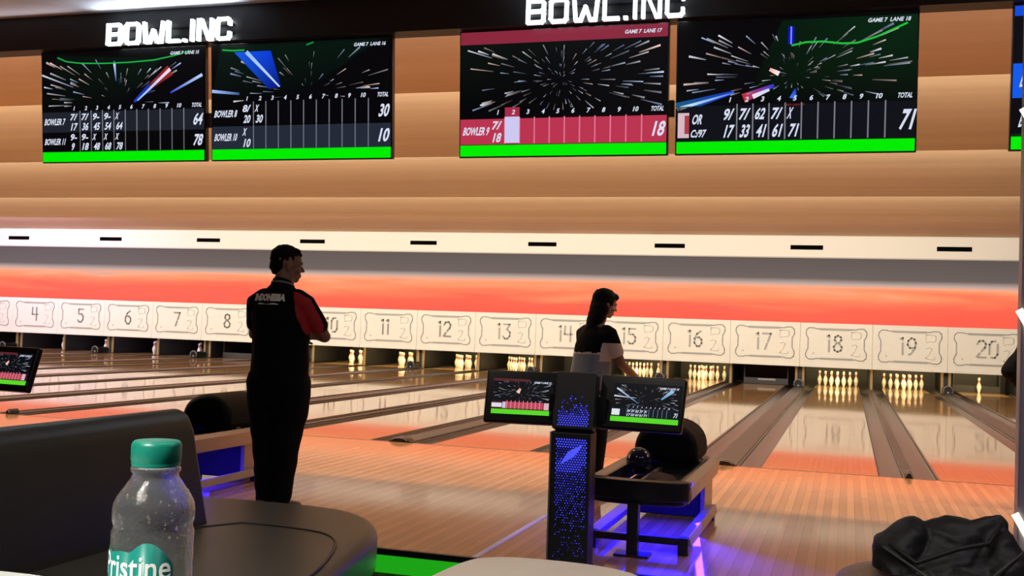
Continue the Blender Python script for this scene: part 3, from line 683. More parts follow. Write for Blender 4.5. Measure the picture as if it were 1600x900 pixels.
# ================================================================= CONSOLES
M_post = mat('console_charcoal', (.030, .030, .032), .4); M_dot = emis('blue_led_dot', (.05, .06, 1.0), 1.6); M_dot2 = emis('blue_led_dim', (.03, .03, .55), 1.0)
M_trimg = mat('console_edge_grey', (.35, .33, .34), .35, .3)
def console(px, label, k0, full=True):
    t = thing('bowler_console', label, 'console', (px, -5.25, FL)); t['group'] = 'score consoles at the approach'
    b = obj('post', mbox(-.103, .103, -.05, .09, 0, .895), M_post, t, bevel=.006)
    e = obj('edge_strip', mbox(-.112, -.104, -.052, .092, 0, .895), M_trimg, t)
    obj('base_plate', mbox(-.16, .16, -.12, .16, 0, .012), M_black, t, bevel=.004)
    h = obj('head', mbox(-.107, .107, -.045, .05, 0, .30), M_post, t, bevel=.006); h.location = (0, 0, .903); h.rotation_euler = (math.radians(-14), 0, 0)
    rnd = random.Random(5)
    bm = B()
    def dot(x, z, r, y=-.0515, mi=0):
        quad(bm, (x - r, y, z), (x, y, z - r), (x + r, y, z), (x, y, z + r), mi)
    nrow = 52
    for j in range(nrow):
        z = .86 - j * .0125
        for i in range(12):
            x = -.075 + i * .0136 + (.0068 if j % 2 else 0)
            if j > 16 and rnd.random() < (j - 16) / 40: continue
            lit = (j < 4) or (8 - abs(x * 60 - (10 - j)) > 3 and 3 < j < 14)
            dot(x, z, .0050 if lit else .0042 * (1 - j / 110), mi=0 if (lit or rnd.random() < .45) else 1)
    # bright patch
    quad(bm, (-.055, -.0512, .73), (.02, -.0512, .775), (.065, -.0512, .84), (-.01, -.0512, .80), 0)
    obj('led_pattern', bm, [M_dot, M_dot2], t)['kind'] = 'stuff'
    bm = B()
    for j in range(16):
        z = .020 + j * .0115
        for i in range(12):
            x = -.075 + i * .0136 + (.0068 if j % 2 else 0)
            if j > 5 and (rnd.random() < (j - 5) / 9 or abs(x) > .085 - (j - 5) * .004): continue
            dot(x, z, .0046, y=-.0465, mi=0 if j < 5 or rnd.random() < .4 else 1)
    obj('led_pattern', bm, [M_dot, M_dot2], h)['kind'] = 'stuff'
    for s, kk in ((-1, k0), (1, k0 + 1)):
        W, H = (.405, .285) if s < 0 else (.455, .285)
        m = obj('monitor', mbox(-W / 2, W / 2, 0, .045, -H / 2, H / 2), M_blackgl, t, bevel=.010)
        m.location = (s * (.107 + W / 2 - .004), .075, 1.057); m.rotation_euler = (math.radians(-17), 0, math.radians(-7 * s))
        dW, dH = (.325, .195) if s < 0 else (.362, .205)
        P = Pic(dW, dH); r2 = random.Random(7 + kk); P.rect(0, 0, 1, 1, (10, 12, 18), 0); P.rect(0, 0, 1, .13, (90, 215, 40), 4)
        burst(P, r2, .5, .6, 170, .36, .97, 1.0, .04)
        if kk % 2 == 0:
            P.rect(0, .13, 1, .36, (60, 20, 30), 3); P.rect(.2, .16, .86, .34, (190, 70, 90), 4); P.rect(0, .18, .17, .30, (225, 220, 230), 5); P.rect(.87, .15, .95, .34, (215, 180, 190), 5)
            P.rect(.18, .16, .235, .33, (210, 195, 220), 5); P.rect(0, .92, .6, .99, (90, 35, 40), 3); P.text('GAME 7 LANE 17', .68, .88, .05, WH, 6, w=.28)
            for i in range(9): P.rect(.25 + i * .068, .15, .258 + i * .068, .38, (240, 170, 185), 5)
            P.streak((.42, .60), (.46, .72), .05, .03, (255, 220, 200), (230, 150, 140), 3)
        else:
            P.rect(0, .13, 1, .36, (14, 22, 32), 3); P.rect(.01, .16, .13, .32, (225, 228, 235), 5)
            for i in range(5):
                P.text(('9/', '7/', '62', '7/', 'X')[i], .24 + i * .062, .255, .06, WH, 6, w=.045); P.text(('17', '33', '41', '61', '71')[i], .24 + i * .062, .155, .06, WH, 6, w=.045)
            for i in range(10): P.rect(.235 + i * .065, .15, .241 + i * .065, .36, (120, 140, 160), 5); P.text(str(i + 1), .25 + i * .065, .375, .035, WH, 6)
            P.text('71', .92, .18, .11, WH, 6, w=.05); P.text('GAME 7 LANE 18', .68, .88, .05, WH, 6, w=.28)
            P.streak((.38, .50), (.05, .86), .006, .02, (90, 150, 220), (210, 225, 240), 3); P.streak((.72, .62), (.88, .86), .02, .05, (110, 150, 190), (150, 200, 235), 3); P.streak((.36, .62), (.02, .66), .006, .02, (120, 140, 190), (220, 220, 230), 3)
        d = P.build(m, -.003); d.location.x = (.0 if s < 0 else .03)
    obj('bracket', mbox(-.15, .15, .055, .085, .95, 1.08), M_black, t)
    return t
console(-1.915, 'slim dark score console with blue light dots and two screens on the approach edge', 2)
console(-5.93, 'dark score console with one screen showing at the left picture edge', 1)

# ================================================================= BALL RETURNS
M_hood = mat('return_black', (.004, .004, .005), .65, spec=.1); M_ret = mat('return_rail_grey', (.42, .34, .30), .35, .4); M_rblk = mat('return_rail_black', (.02, .02, .022), .3)
def ball_return(x, label):
    t = thing('ball_return', label, 'ball return', (x, 0, 0)); t['group'] = 'ball returns on the approach'
    # hood
    bm = B(); N = 18; w = .215; pr = []
    for i in range(N + 1):
        a = PI * i / N; pr.append((w * math.cos(a) * (1 if abs(math.cos(a)) < 1 else 1), .46 + .215 * math.sin(a) ** .75 if 0 < i < N else .46))
    pr = [(w, .40)] + pr + [(-w, .40)]
    prism(bm, pr, -3.50, -2.92, flip=lambda a, b, c: (a, c, b)); obj('hood', bm, M_hood, t, bevel=.085, seg=5)
    obj('cabinet', mbox(-.215, .215, -3.30, -2.82, 0.03, .40), mat('return_cabinet', (.02, .02, .03), .35), t, bevel=.01)
    obj('side_panel', mbox(.218, .250, -3.32, -2.90, .02, .40), M_ret, t, bevel=.006)
    # tray: side rails, rounded front, black pan
    for s in (-1, 1):
        bm = B(); prism(bm, [(s * .225, .315), (s * .225, .405), (s * .265, .425), (s * .315, .40), (s * .300, .30)], -4.50, -3.05, flip=lambda a, b, c: (a, c, b)); obj('side_rail', bm, M_ret, t, bevel=.004)
        bm = B(); box(bm, s * .222 - .008, s * .222 + .008, -4.48, -3.3, .30, .405); obj('rail_lining', bm, M_rblk, t)
    bm = B(); N = 12; pts = []
    for i in range(N + 1):
        a = PI * i / N; pts.append((.315 * math.cos(a), -4.46 - .13 * math.sin(a) ** .6 if 0 < i < N else -4.46))
    inner = [(.22 * math.cos(PI * i / N), -4.44 - .05 * math.sin(PI * i / N)) for i in range(N, -1, -1)]
    prism(bm, pts + inner, .315, .425); obj('front_rim', bm, M_rblk, t, bevel=.008)
    bm = B(); prism(bm, [(x_ * .9, y_ + .02) for x_, y_ in pts] + [(-.2, -4.3), (.2, -4.3)], .285, .330); obj('front_pan', bm, M_rblk, t, bevel=.01)
    obj('ball_shelf', mbox(-.02, .215, -4.42, -3.32, .325, .345), M_rblk, t)
    obj('centre_bar', mbox(-.05, -.03, -4.42, -3.32, .33, .37), M_ret, t)
    obj('back_panel', mbox(-.222, .222, -3.40, -3.33, .30, .43), M_rblk, t, bevel=.01)
    # post and low frame
    obj('post', mbox(-.032, .032, -4.60, -4.53, .012, .30), M_rblk, t, bevel=.004)
    obj('post_foot', mbox(-.10, .10, -4.63, -4.49, 0, .012), M_rblk, t, bevel=.004)
    for s in (-1, 1):
        bm = B(); prism(bm, [(s * .235, .05), (s * .235, .09), (s * .30, .105), (s * .315, .05)], -4.42, -3.12, flip=lambda a, b, c: (a, c, b)); obj('low_rail', bm, M_ret, t, bevel=.003)
        obj('foot', mbox(s * .27 - .03, s * .27 + .03, -4.46, -4.39, 0, .10), M_rblk, t, bevel=.004)
        obj('foot', mbox(s * .27 - .03, s * .27 + .03, -3.20, -3.12, 0, .05), M_rblk, t, bevel=.004)
    obj('cross_bar', mbox(-.25, .25, -4.445, -4.405, .055, .095), M_rblk, t)
    obj('light_strip', mbox(-.17, .17, -4.3, -3.45, .290, .294), emis('blue_under_light', (.03, .03, 1), 1.5), t)
    obj('light_cover', mbox(-.20, .20, -4.34, -3.42, .2955, .303), M_black, t)
    area('under_glow', (x, -4.0, .275), (x, -4.0, 0), .40, .85, 16, (.006, .003, 1.0))
    area('under_glow', (x + .33, -4.0, .27), (x + .50, -4.4, 0), .05, .9, 12 if x > -3 else .5, (.012, .004, 1.0), 1.3)
    area('under_glow', (x, -3.38, .24), (x, -3.9, .05), .36, .05, 2, (.006, .003, 1.0))
    return t
ball_return(-1.715, 'black hooded ball return with blue glow beneath, right of the console')
ball_return(-5.24, 'black hooded ball return with blue glow behind the sofa and the man')
bm = B(); ell(bm, (0, 0, .108), (.108, .108, .108), seg=24)
o = obj('bowling_ball', bm, mat('ball_navy', (.012, .012, .035), .08), smooth=True); o.location = (-1.845, -3.72, .352)
o.scale = (.8, .8, .8); tag(o, 'dark navy bowling ball resting on the ball return by the console', 'bowling ball')
bm = B(); ell(bm, (0, 0, .1), (.10, .10, .10), seg=24)
# folded dark cloth on the return shelf
random.seed(3)
bm = B()
for i in range(5): ell(bm, (random.uniform(-.05, .09), random.uniform(-.12, .12), .03), (.07, .10, .03))
o = remesh('towel', bm, mat('towel_maroon', (.035, .012, .016), .9, bump=.3, bscale=60), None, .008, 3, disp=lambda c: .012 * noise.noise(c * 14), flat=0)
o.location = (-1.62, -4.12, .35); tag(o, 'crumpled dark maroon towel lying on the ball return shelf', 'towel')

# ================================================================= FURNITURE
M_leather = mat('charcoal_leather', (.030, .034, .029), .42, bump=.06, bscale=90, var=.1, vscale=3)
M_seatl = mat('seat_leather', (.068, .068, .058), .40, bump=.05, bscale=90, var=.08, vscale=3)
def smooth_poly(pts, n=3):
    for _ in range(n):
        q = []
        for i in range(len(pts)):
            a, b = pts[i], pts[(i + 1) % len(pts)]
            q += [(a[0] * .75 + b[0] * .25, a[1] * .75 + b[1] * .25), (a[0] * .25 + b[0] * .75, a[1] * .25 + b[1] * .75)]
        pts = q
    return pts
sofa = thing('island_sofa', 'dark charcoal leather sofa with backrest and rounded seat end behind the bottle', 'sofa', (-3.45, -7.2, FL))
def rel(pts): return [(x + 3.45, y + 7.2) for x, y in pts]
outer = rel([(-4.75, -9.2), (-4.75, -5.50), (-3.6, -5.46), (-3.10, -5.46), (-2.80, -5.68), (-2.66, -6.02), (-2.585, -6.4), (-2.47, -6.95), (-2.38, -7.6), (-2.38, -9.2)])
outs = smooth_poly(outer, 3)
bm = B(); prism(bm, outs, .19, .445); obj('seat_border', bm, M_seatl, sofa, bevel=.07, seg=5)
bm = B(); ins = smooth_poly(rel([(-3.52, -9.1), (-3.52, -6.15), (-2.93, -6.14), (-2.74, -6.27), (-2.63, -6.53), (-2.53, -6.86), (-2.46, -7.3), (-2.46, -9.1)]), 2)
prism(bm, ins, .30, .452); obj('seat_cushion', bm, M_seatl, sofa, bevel=.012, seg=3)
tube(bm := B(), [(x, y, .452) for x, y in ins], .006, 6, closed=True); obj('piping', bm, M_leather, sofa, smooth=True)
bm = B(); prism(bm, smooth_poly([(x * .87, y * .93) for x, y in outer], 2), 0.0, .20); obj('plinth', bm, M_black, sofa)
# backrest: slab leaning back, end rounded
bm = B()
prism(bm, [(-.02, .30), (-.005, .45), (-.10, .88), (-.135, .955), (-.20, .985), (-.27, .955), (-.31, .88), (-.42, .45), (-.42, .30)], -2.0, 1.02, flip=lambda a, b, c: (a, c, b))
obj('backrest', bm, M_leather, sofa, bevel=.07, seg=6)
# pale tables
M_tab = mat('table_laminate', (.74, .70, .62), .22, var=.03)
t = thing('side_table', 'pale glossy table with rounded corners at the foot of the console', 'table', (-1.36, -8.1, FL))
tp = [(-.28, -.45), (-.28, .36), (-.18, .475), (.0, .49), (.14, .475), (.27, .40), (.32, .2), (.32, -.45)]
bm = B(); prism(bm, smooth_poly(tp, 3), .715, .75); obj('table_top', bm, M_tab, t, bevel=.006)
obj('pedestal', lathe(B(), [(.035, .02), (.035, .715)], 20), M_black, t, smooth=False); obj('foot_plate', lathe(B(), [(.22, 0), (.22, .012), (.05, .022)], 28), M_black, t)
t = thing('bar_table', 'pale round high table under the water bottle at the bottom left', 'table', (-1.50, -10.13, FL))
bm = B(); lathe(bm, [(.47, 1.085), (.488, 1.09), (.49, 1.105), (.488, 1.115), (.475, 1.12)], 64); obj('table_top', bm, mat('table_grey', (.62, .65, .62), .3), t)
obj('pedestal', lathe(B(), [(.04, .02), (.04, 1.085)], 20), M_black, t); obj('foot_plate', lathe(B(), [(.25, 0), (.25, .012), (.06, .025)], 28), M_black, t)
# round brown stool seat and bag
t = thing('round_ottoman', 'round brown seat at the bottom right under the black bag', 'seat', (-.13, -6.96, FL))
bm = B(); lathe(bm, [(.34, .10), (.43, .13), (.475, .25), (.49, .46), (.485, .60), (.455, .65), (.37, .67), (.0001, .675)], 48); obj('cushion', bm, mat('brown_leather', (.16, .105, .075), .45, bump=.05, bscale=80), t, smooth=True)
obj('base', lathe(B(), [(.30, 0), (.30, .11)], 40), M_black, t)

# ---- bottle
bt = thing('water_bottle', 'clear plastic water bottle with green cap and teal label', 'bottle', (-1.091, -9.994, .972))
CZ = .215                                                   # cap top
body = [(.0295, .0), (.0308, .006), (.0315, .02), (.0315, .065), (.0315, .144), (.0303, .147), (.0303, .150), (.0314, .153), (.0315, .160), (.0308, .166), (.0280, .172), (.0230, .179), (.0192, .1845), (.0180, .187), (.0178, .190), (.0192, .191), (.0192, .1935), (.0178, .195)]
bm = B(); seg = 64; rings = []
prof = body + [(r - .0005, z + (.0005 if i == 0 else 0)) for i, (r, z) in list(enumerate(body))[::-1]]
for r, z in prof: rings.append([bm.verts.new((r * math.cos(2 * PI * i / seg), r * math.sin(2 * PI * i / seg), z)) for i in range(seg)])
for j in range(len(rings) - 1):
    for i in range(seg): bm.faces.new((rings[j][i], rings[j][(i + 1) % seg], rings[j + 1][(i + 1) % seg], rings[j + 1][i]))
bm.faces.new(rings[0][::-1]); bm.faces.new(rings[-1])
M_pet = mat('clear_plastic', (.93, .96, .94), .03, trans=.955, ior=1.3, bump=.15, bscale=160)
obj('body', bm, M_pet, bt, smooth=True)
M_cap2 = mat('green_cap', (.004, .20, .135), .38)
bm = B(); seg = 72; rr = []
for j, (r, z) in enumerate([(.0186, .1955), (.0190, .1975), (.0186, .1985), (.0190, .1995), (.0190, .2115), (.0183, .2138), (.0172, .2148), (.0001, .2148)]):
    rr.append([bm.verts.new(((r + (.0003 if (i % 2 and j in (3, 4)) else 0)) * math.cos(2 * PI * i / seg), (r + (.0003 if (i % 2 and j in (3, 4)) else 0)) * math.sin(2 * PI * i / seg), z)) for i in range(seg)])
for j in range(7):
    for i in range(seg): bm.faces.new((rr[j][i], rr[j][(i + 1) % seg], rr[j + 1][(i + 1) % seg], rr[j + 1][i]))
obj('cap', bm, M_cap2, bt, smooth=True)
# label wrapped on the cylinder; angle 0 faces the camera
va = math.atan2(-10.738 + 9.994, -.5686 + 1.091)
def cyl(s, z, r): a = va + s / .0316; return (r * math.cos(a), r * math.sin(a), z)   # s grows to the right of the viewer
M_lab = mat('label_teal', (.003, .20, .155), .4); M_labt = mat('label_white', (.92, .97, .92), .4)
M_drop = mat('water_drop', (1, 1, 1), .02, trans=1.0, ior=1.33)
bm = B(); nu = 40
def top(s):
    x = s * 1000
    if x < -20: return .1320 + .001 * math.sin(x * .2)
    if x < -5: return .1320 + .0080 * (.5 - .5 * math.cos((x + 20) / 15 * PI))
    if x < 16: return .1400 - .018 * ((x + 5) / 21) ** 2.2
    return .1220
s0, s1 = -.075, .0165
vb = [bm.verts.new(cyl(s0 + (s1 - s0) * i / nu, .035, .03175)) for i in range(nu + 1)]; vt = [bm.verts.new(cyl(s0 + (s1 - s0) * i / nu, top(s0 + (s1 - s0) * i / nu), .03175)) for i in range(nu + 1)]
for i in range(nu): bm.faces.new((vb[i], vb[i + 1], vt[i + 1], vt[i]))
lb = obj('label', bm, M_lab, bt, smooth=True); so = lb.modifiers.new('s', 'SOLIDIFY'); so.thickness = .00012; so.offset = 1
vs, fs, x0, x1, y0, y1 = text_geo('Pristine', .012)
k = .062 / (x1 - x0); bm = B(); xs = -.0475
bv = [bm.verts.new((xs + (x - x0) * k, .1125 + y * k * 1.25, 0)) for x, y in vs]
for f in fs: bm.faces.new([bv[i] for i in f])
bmesh.ops.triangulate(bm, faces=bm.faces[:]); bmesh.ops.subdivide_edges(bm, edges=bm.edges[:], cuts=2, use_grid_fill=True)
for v in bm.verts: v.co = cyl(v.co.x, v.co.y, .0322)
obj('label_text', bm, M_labt, lb)
random.seed(11)
bm = B()
for i in range(46):
    s = random.uniform(-.045, .045); z = random.uniform(.140, .176); r = .0311 if z < .166 else .0300 - (z - .168) * .62
    p = Vector(cyl(s, z, r)); q = random.uniform(.0005, .0013); bmesh.ops.create_uvsphere(bm, u_segments=8, v_segments=6, radius=q, matrix=Matrix.Translation(p))
obj('droplets', bm, M_drop, bt, smooth=True)['kind'] = 'stuff'

# ---- pillar with chevron light lines
pl = thing('pillar', 'lilac grey pillar with zigzag light lines at the right picture edge', 'pillar', (.187, -5.3, FL))
obj('shaft', mbox(0, .9, 0, .12, 0, 4.18), mat('pillar_lilac', (.36, .33, .40), .35, var=.04), pl, bevel=.01)
M_led = emis('pillar_led', (1.0, .93, .66), 2.2)
bm = B()
for i in range(5):
    z = .52 + i * .93 + .0
    for (a, b, c, d) in ((-.012, z + .14, .16, z - .16), (.055, z - .02, .30, z + .22)):
        A = Vector((a, -.008, b)); Bv = Vector((c, -.008, d)); dd = (Bv - A); L = dd.length; dd /= L
        obox(bm, (A + Bv) / 2, dd * L / 2, Vector((0, .007, 0)), Vector((-dd.z, 0, dd.x)) * .016)
obj('light_line', bm, M_led, pl)

# ---- black bag on the seat
M_bag = mat('bag_black', (.006, .006, .0065), .6, bump=.25, bscale=50)
bm = B()
loft(bm, [((-.17, 0, .0), .08, .13), ((-.165, 0, .08), .078, .13), ((-.13, 0, .125), .055, .09)], side=(1, 0, 0))
loft(bm, [((0, .02, .0), .22, .16), ((0, .02, .05), .19, .14), ((.0, .02, .105), .12, .085)], side=(1, 0, 0))
loft(bm, [((.14, 0, .0), .10, .14), ((.145, 0, .07), .08, .12), ((.14, 0, .12), .045, .08)], side=(1, 0, 0))
loft(bm, [((.0, -.02, .11), .03, .05), ((.09, 0, .145), .03, .05), ((.145, 0, .190), .014, .03)], side=(0, 1, 0))
loft(bm, [((-.22, -.04, .02), .03, .05), ((-.215, -.03, .09), .025, .045)], side=(1, 0, 0))
def fold(c):
    return .009 * noise.noise(Vector((c.x * 9 + c.z * 6, c.y * 7, c.z * 12 - c.x * 6))) + .006 * (1 - abs(noise.noise(Vector((c.x * 9 - c.z * 8, c.y * 9, c.z * 16 + c.x * 7))) * 2.2)) - .003
bag = thing('duffel_bag', 'crumpled black bag lying on the round brown seat', 'bag', (-.228, -6.93, .527))
remesh('body', bm, M_bag, bag, .007, 2, disp=fold, flat=.012)
bm = B(); tube(bm, [(-.20, -.125, .11), (-.12, -.15, .06), (.0, -.15, .115), (.09, -.125, .135), (.135, -.05, .188)], .008, 8); obj('strap', bm, M_bag, bag, smooth=True)
bm = B(); tube(bm, [(-.22, -.14, .10), (-.08, -.175, .02), (.10, -.16, .04), (.20, -.10, .12)], .004, 8); obj('zip', bm, mat('zip_grey', (.06, .06, .065), .4), bag, smooth=True)

# ================================================================= PEOPLE
M_skin = mat('skin_brown', (.22, .11, .07), .55); M_hair = mat('hair_black', (.004, .0035, .003), .75, spec=.12, bump=.3, bscale=150)
M_shirt = mat('shirt_black', (.003, .003, .0035), .9, spec=.15); M_red = mat('shirt_red', (.40, .012, .018), .8); M_trou = mat('trousers_black', (.003, .003, .0035), .9, spec=.15)
M_shoe = mat('shoe_dark', (.02, .02, .022), .5); M_eyew = mat('eye_white', (.6, .58, .55), .3); M_eyed = mat('eye_dark', (.01, .008, .006), .2)
def V(*a): return Vector(a)
def finger(bm, p, d, curl, L, r, n):
    """three bones curling towards n"""
    pts = [p]; dd = d.normalized(); n = n.normalized()
    for k, f in enumerate((.45, .32, .23)):
        dd = (dd + n * curl * (0.6 + .5 * k)).normalized(); pts.append(pts[-1] + dd * L * f)
    loft(bm, [(pts[0], r, r), (pts[1], r * .97, r * .97), (pts[2], r * .88, r * .88), (pts[3], r * .78, r * .78)], side=d.cross(n), seg=10)
def hand(bm, w, d, palm, curl=.35, s=1.0, side=1):
    """w wrist, d pointing direction, palm normal (towards palm)"""
    d = d.normalized(); palm = (palm - d * palm.dot(d)).normalized(); lat = d.cross(palm) * side
    loft(bm, [(w, .026 * s, .019 * s), (w + d * .03 * s, .034 * s, .016 * s), (w + d * .085 * s, .040 * s, .013 * s)], side=lat, seg=14)
    for i, L in enumerate((.070, .080, .075, .058)):
        p = w + d * (.085 if i else .08) * s + lat * (.030 - .020 * i) * s
        finger(bm, p, d + lat * (.12 - .08 * i), curl, L * s, .0088 * s, palm)
    t0 = w + d * .025 * s + lat * .026 * s; t1 = t0 + (d * .6 + lat * .8).normalized() * .035 * s; t2 = t1 + (d * .9 + lat * .3 + palm * .3).normalized() * .032 * s
    loft(bm, [(t0, .013 * s, .012 * s), (t1, .011 * s, .0105 * s), (t2, .009 * s, .009 * s)], side=palm, seg=10)
def head(bm, c, yaw, pitch=0, s=1.0):
    """skull + jaw + nose + ears + neck. returns matrix (x right, y face, z up)"""
    Rm = Matrix.Rotation(-yaw, 3, 'Z') @ Matrix.Rotation(pitch, 3, 'X')
    def T(x, y, z): return Vector(c) + Rm @ Vector((x, y, z)) * s
    ell(bm, T(0, -.012, .030), (.076 * s, .096 * s, .090 * s), Rm); ell(bm, T(0, .022, -.035), (.058 * s, .066 * s, .072 * s), Rm)
    ell(bm, T(0, .060, -.078), (.026 * s, .022 * s, .022 * s), Rm)           # chin
    ell(bm, T(0, .076, .022), (.048 * s, .016 * s, .014 * s), Rm)            # brow
    loft(bm, [(T(0, .082, .008), .008 * s, .008 * s), (T(0, .100, -.020), .012 * s, .012 * s)], side=Rm @ V(1, 0, 0), seg=10)
    ell(bm, T(0, .083, -.052), (.024 * s, .010 * s, .006 * s), Rm); ell(bm, T(0, .082, -.061), (.021 * s, .010 * s, .006 * s), Rm)   # lips
    for q in (-1, 1):
        ell(bm, T(q * .077, -.005, -.012), (.009 * s, .018 * s, .030 * s), Rm); ell(bm, T(q * .038, .062, -.025), (.022 * s, .018 * s, .02 * s), Rm)
    return Rm, T
def eyes(T, Rm, body, s=1.0):
    bm = B()
    for q in (-1, 1): ell(bm, T(q * .031, .078, .003), (.012 * s, .008 * s, .008 * s), Rm, 10)
    e = obj('eyes', bm, M_eyew, body, smooth=True); bm = B()
    for q in (-1, 1): ell(bm, T(q * .031, .0855, .003), (.005 * s, .002 * s, .005 * s), Rm, 8)
    obj('pupils', bm, M_eyed, e, smooth=True)
    bm = B()
    for q in (-1, 1): loft(bm, [(T(q * .016, .088, .022), .003, .0035), (T(q * .045, .078, .024), .002, .003)], side=Rm @ V(0, 0, 1), seg=8)
    obj('eyebrows', bm, M_hair, body, smooth=True)
def shoe(bm, x, y, z, yaw, L=.27):
    Rm = Matrix.Rotation(-yaw, 3, 'Z'); P = lambda a, b, c: Vector((x, y, z)) + Rm @ Vector((a, b, c))
    loft(bm, [(P(0, -.07, .045), .036, .042), (P(0, .02, .045), .040, .042), (P(0, .11, .034), .046, .032), (P(0, .16, .028), .040, .025)], side=Rm @ V(1, 0, 0), seg=14)

# ---- the man
man = thing('person', 'person with arms folded in black shirt with red shoulder and white back lettering', 'person', (-4.17, -4.30, 0), math.radians(-2))
bm = B()
hc = V(.012, .03, 1.632)
Rm, T = head(bm, hc, math.radians(48), math.radians(-6), 1.08)
loft(bm, [(V(0, -.01, 1.42), .072, .070), (V(.005, .0, 1.50), .066, .068), (V(.012, .012, 1.58), .063, .066)])
loft(bm, [(V(0, 0, .92), .15, .11), (V(0, 0, 1.1), .15, .11), (V(0, 0, 1.3), .17, .11), (V(0, -.005, 1.42), .13, .08)])
for s in (-1, 1):
    loft(bm, [(V(s * .09, 0, .90), .10, .10), (V(s * .085, .01, .50), .06, .065), (V(s * .060, -.0, .28), .055, .06), (V(s * .052, -.01, .07), .036, .042)])
    S = V(s * .185, -.01, 1.385); E = V(s * (.275 if s > 0 else .265), .10, 1.165)
    loft(bm, [(S, .050, .052), ((S + E) / 2, .045, .046), (E, .038, .038)], side=(0, 1, 0))
    Wv = V(s * .03 - .02 * s, .255 + (.02 if s > 0 else .05), 1.205 if s > 0 else 1.165)
    loft(bm, [(E, .040, .040), (E.lerp(Wv, .45), .038, .036), (Wv, .025, .023)], side=(0, 0, 1))
    hand(bm, Wv, V(-s * .9, .02 * s, .10), V(0, -1, 0), .28, 1.0, -s)
    ell(bm, V(s * .055, .02, .03), (.04, .10, .028))
mb = remesh('body', bm, M_skin, man, .0065, 3)
# shirt: black with red right panel, both in one cloth mesh
bm = B()
loft(bm, [(V(0, .0, .80), .205, .155), (V(0, .0, .92), .205, .158), (V(0, .0, 1.06), .198, .155), (V(0, 0, 1.20), .205, .150), (V(0, -.005, 1.32), .212, .140), (V(0, -.01, 1.39), .180, .120), (V(.0, -.012, 1.455), .125, .092), (V(.002, -.01, 1.50), .075, .074)])
for s in (-1, 1):
    S = V(s * .183, -.01, 1.375); E = V(s * (.275 if s > 0 else .265), .10, 1.175)
    loft(bm, [(S + V(-s * .06, 0, .035), .070, .070), (S, .074, .070), (S.lerp(E, .4), .070, .066), (S.lerp(E, .68), .064, .060)], side=(0, 1, 0))
    if s > 0: continue
sh = remesh('shirt', bm, [M_shirt, M_red], man, .009, 4, disp=lambda c: .005 * noise.noise(c * 9))
for p in sh.data.polygons:
    c = p.center
    # red panel: a wedge from the shoulder top down the back of the right sleeve
    if c.x > .12 and c.z > 1.16:
        edge = .132 + (1.42 - c.z) * .28
        fr = c.y - (-.034 + (1.40 - c.z) * .42)
        if c.x > edge and fr < .0: p.material_index = 1
# lettering laid on the back of the shirt
from mathutils.bvhtree import BVHTree
def on_back(o, x, z, lift=.003):
    hit = o.ray_cast(V(x, -1, z), V(0, 1, 0))
    return (hit[1] + V(0, -lift, 0)) if hit[0] else V(x, -.15, z)
def back_text(s, cx, z, w, h, m, parent, bold=.03):
    vs, fs, x0, x1, y0, y1 = text_geo(s, bold); k = w / (x1 - x0); kz = h / (y1 - y0); bm = B()
    bv = [bm.verts.new(on_back(parent, cx - w / 2 + (x - x0) * k, z + (y - y0) * kz)) for x, y in vs]
    for f in fs:
        try: bm.faces.new([bv[i] for i in f])
        except Exception: pass
    return obj('lettering', bm, m, parent)
M_ltr = mat('letter_white', (.75, .74, .70), .6, emit=None)
bpy.context.view_layer.update()
back_text('INDONESIA', -.035, 1.388, .245, .050, M_ltr, sh, .075)
bm = B(); N = 10
a = [on_back(sh, -.12 + .17 * i / N, 1.366) for i in range(N + 1)]; b = [on_back(sh, -.12 + .17 * i / N, 1.372 + .004 * math.sin(i)) for i in range(N + 1)]
for i in range(N):
    bm.faces.new([bm.verts.new(q) for q in (a[i], a[i + 1], b[i + 1], b[i])])
obj('lettering', bm, M_ltr, sh)
bm = B(); tube(bm, [V(.004 + .070 * math.cos(2 * PI * i / 24), -.008 + .074 * math.sin(2 * PI * i / 24), 1.503 + .018 * -math.sin(2 * PI * i / 24)) for i in range(24)], .007, 8, closed=True)
obj('collar', bm, mat('collar_grey', (.22, .20, .19), .7), sh, smooth=True)
bm = B()
loft(bm, [(V(0, 0, .80), .200, .150), (V(0, 0, .95), .192, .148), (V(0, 0, 1.0), .188, .145)])
for s in (-1, 1):
    loft(bm, [(V(s * .10, 0, .86), .118, .145), (V(s * .10, 0, .70), .118, .130), (V(s * .085, .0, .50), .092, .100), (V(s * .070, -.0, .30), .078, .085), (V(s * .058, -.01, .09), .062, .070)])
remesh('trousers', bm, M_trou, man, .010, 4, disp=lambda c: .007 * noise.noise(V(c.x * 8, c.y * 8, c.z * 14)))
for s in (-1, 1): shoe(bm := B(), s * .062, .0, .0, s * .12); remesh('shoe', bm, M_shoe, man, .006, 2)
bm = B()
ell(bm, T(0, -.020, .045), (.083, .103, .090), Rm); ell(bm, T(0, -.055, -.005), (.070, .062, .070), Rm); ell(bm, T(0, .034, .086), (.058, .042, .028), Rm); ell(bm, T(0, .058, .074), (.05, .022, .018), Rm)
hr = remesh('hair', bm, M_hair, mb, .006, 2, disp=lambda c: .006 * noise.noise(c * 45))
# trim hair off the face
Ri = Rm.transposed(); kill = []
bmh = bmesh.new(); bmh.from_mesh(hr.data)
for v in bmh.verts:
    q = Ri @ (v.co - hc)
    if q.y > .045 and q.z < .062 or (q.y > .012 and q.z < .01): kill.append(v)
bmesh.ops.delete(bmh, geom=kill, context='VERTS'); bmh.to_mesh(hr.data); bmh.free()
eyes(T, Rm, mb, 1.03)

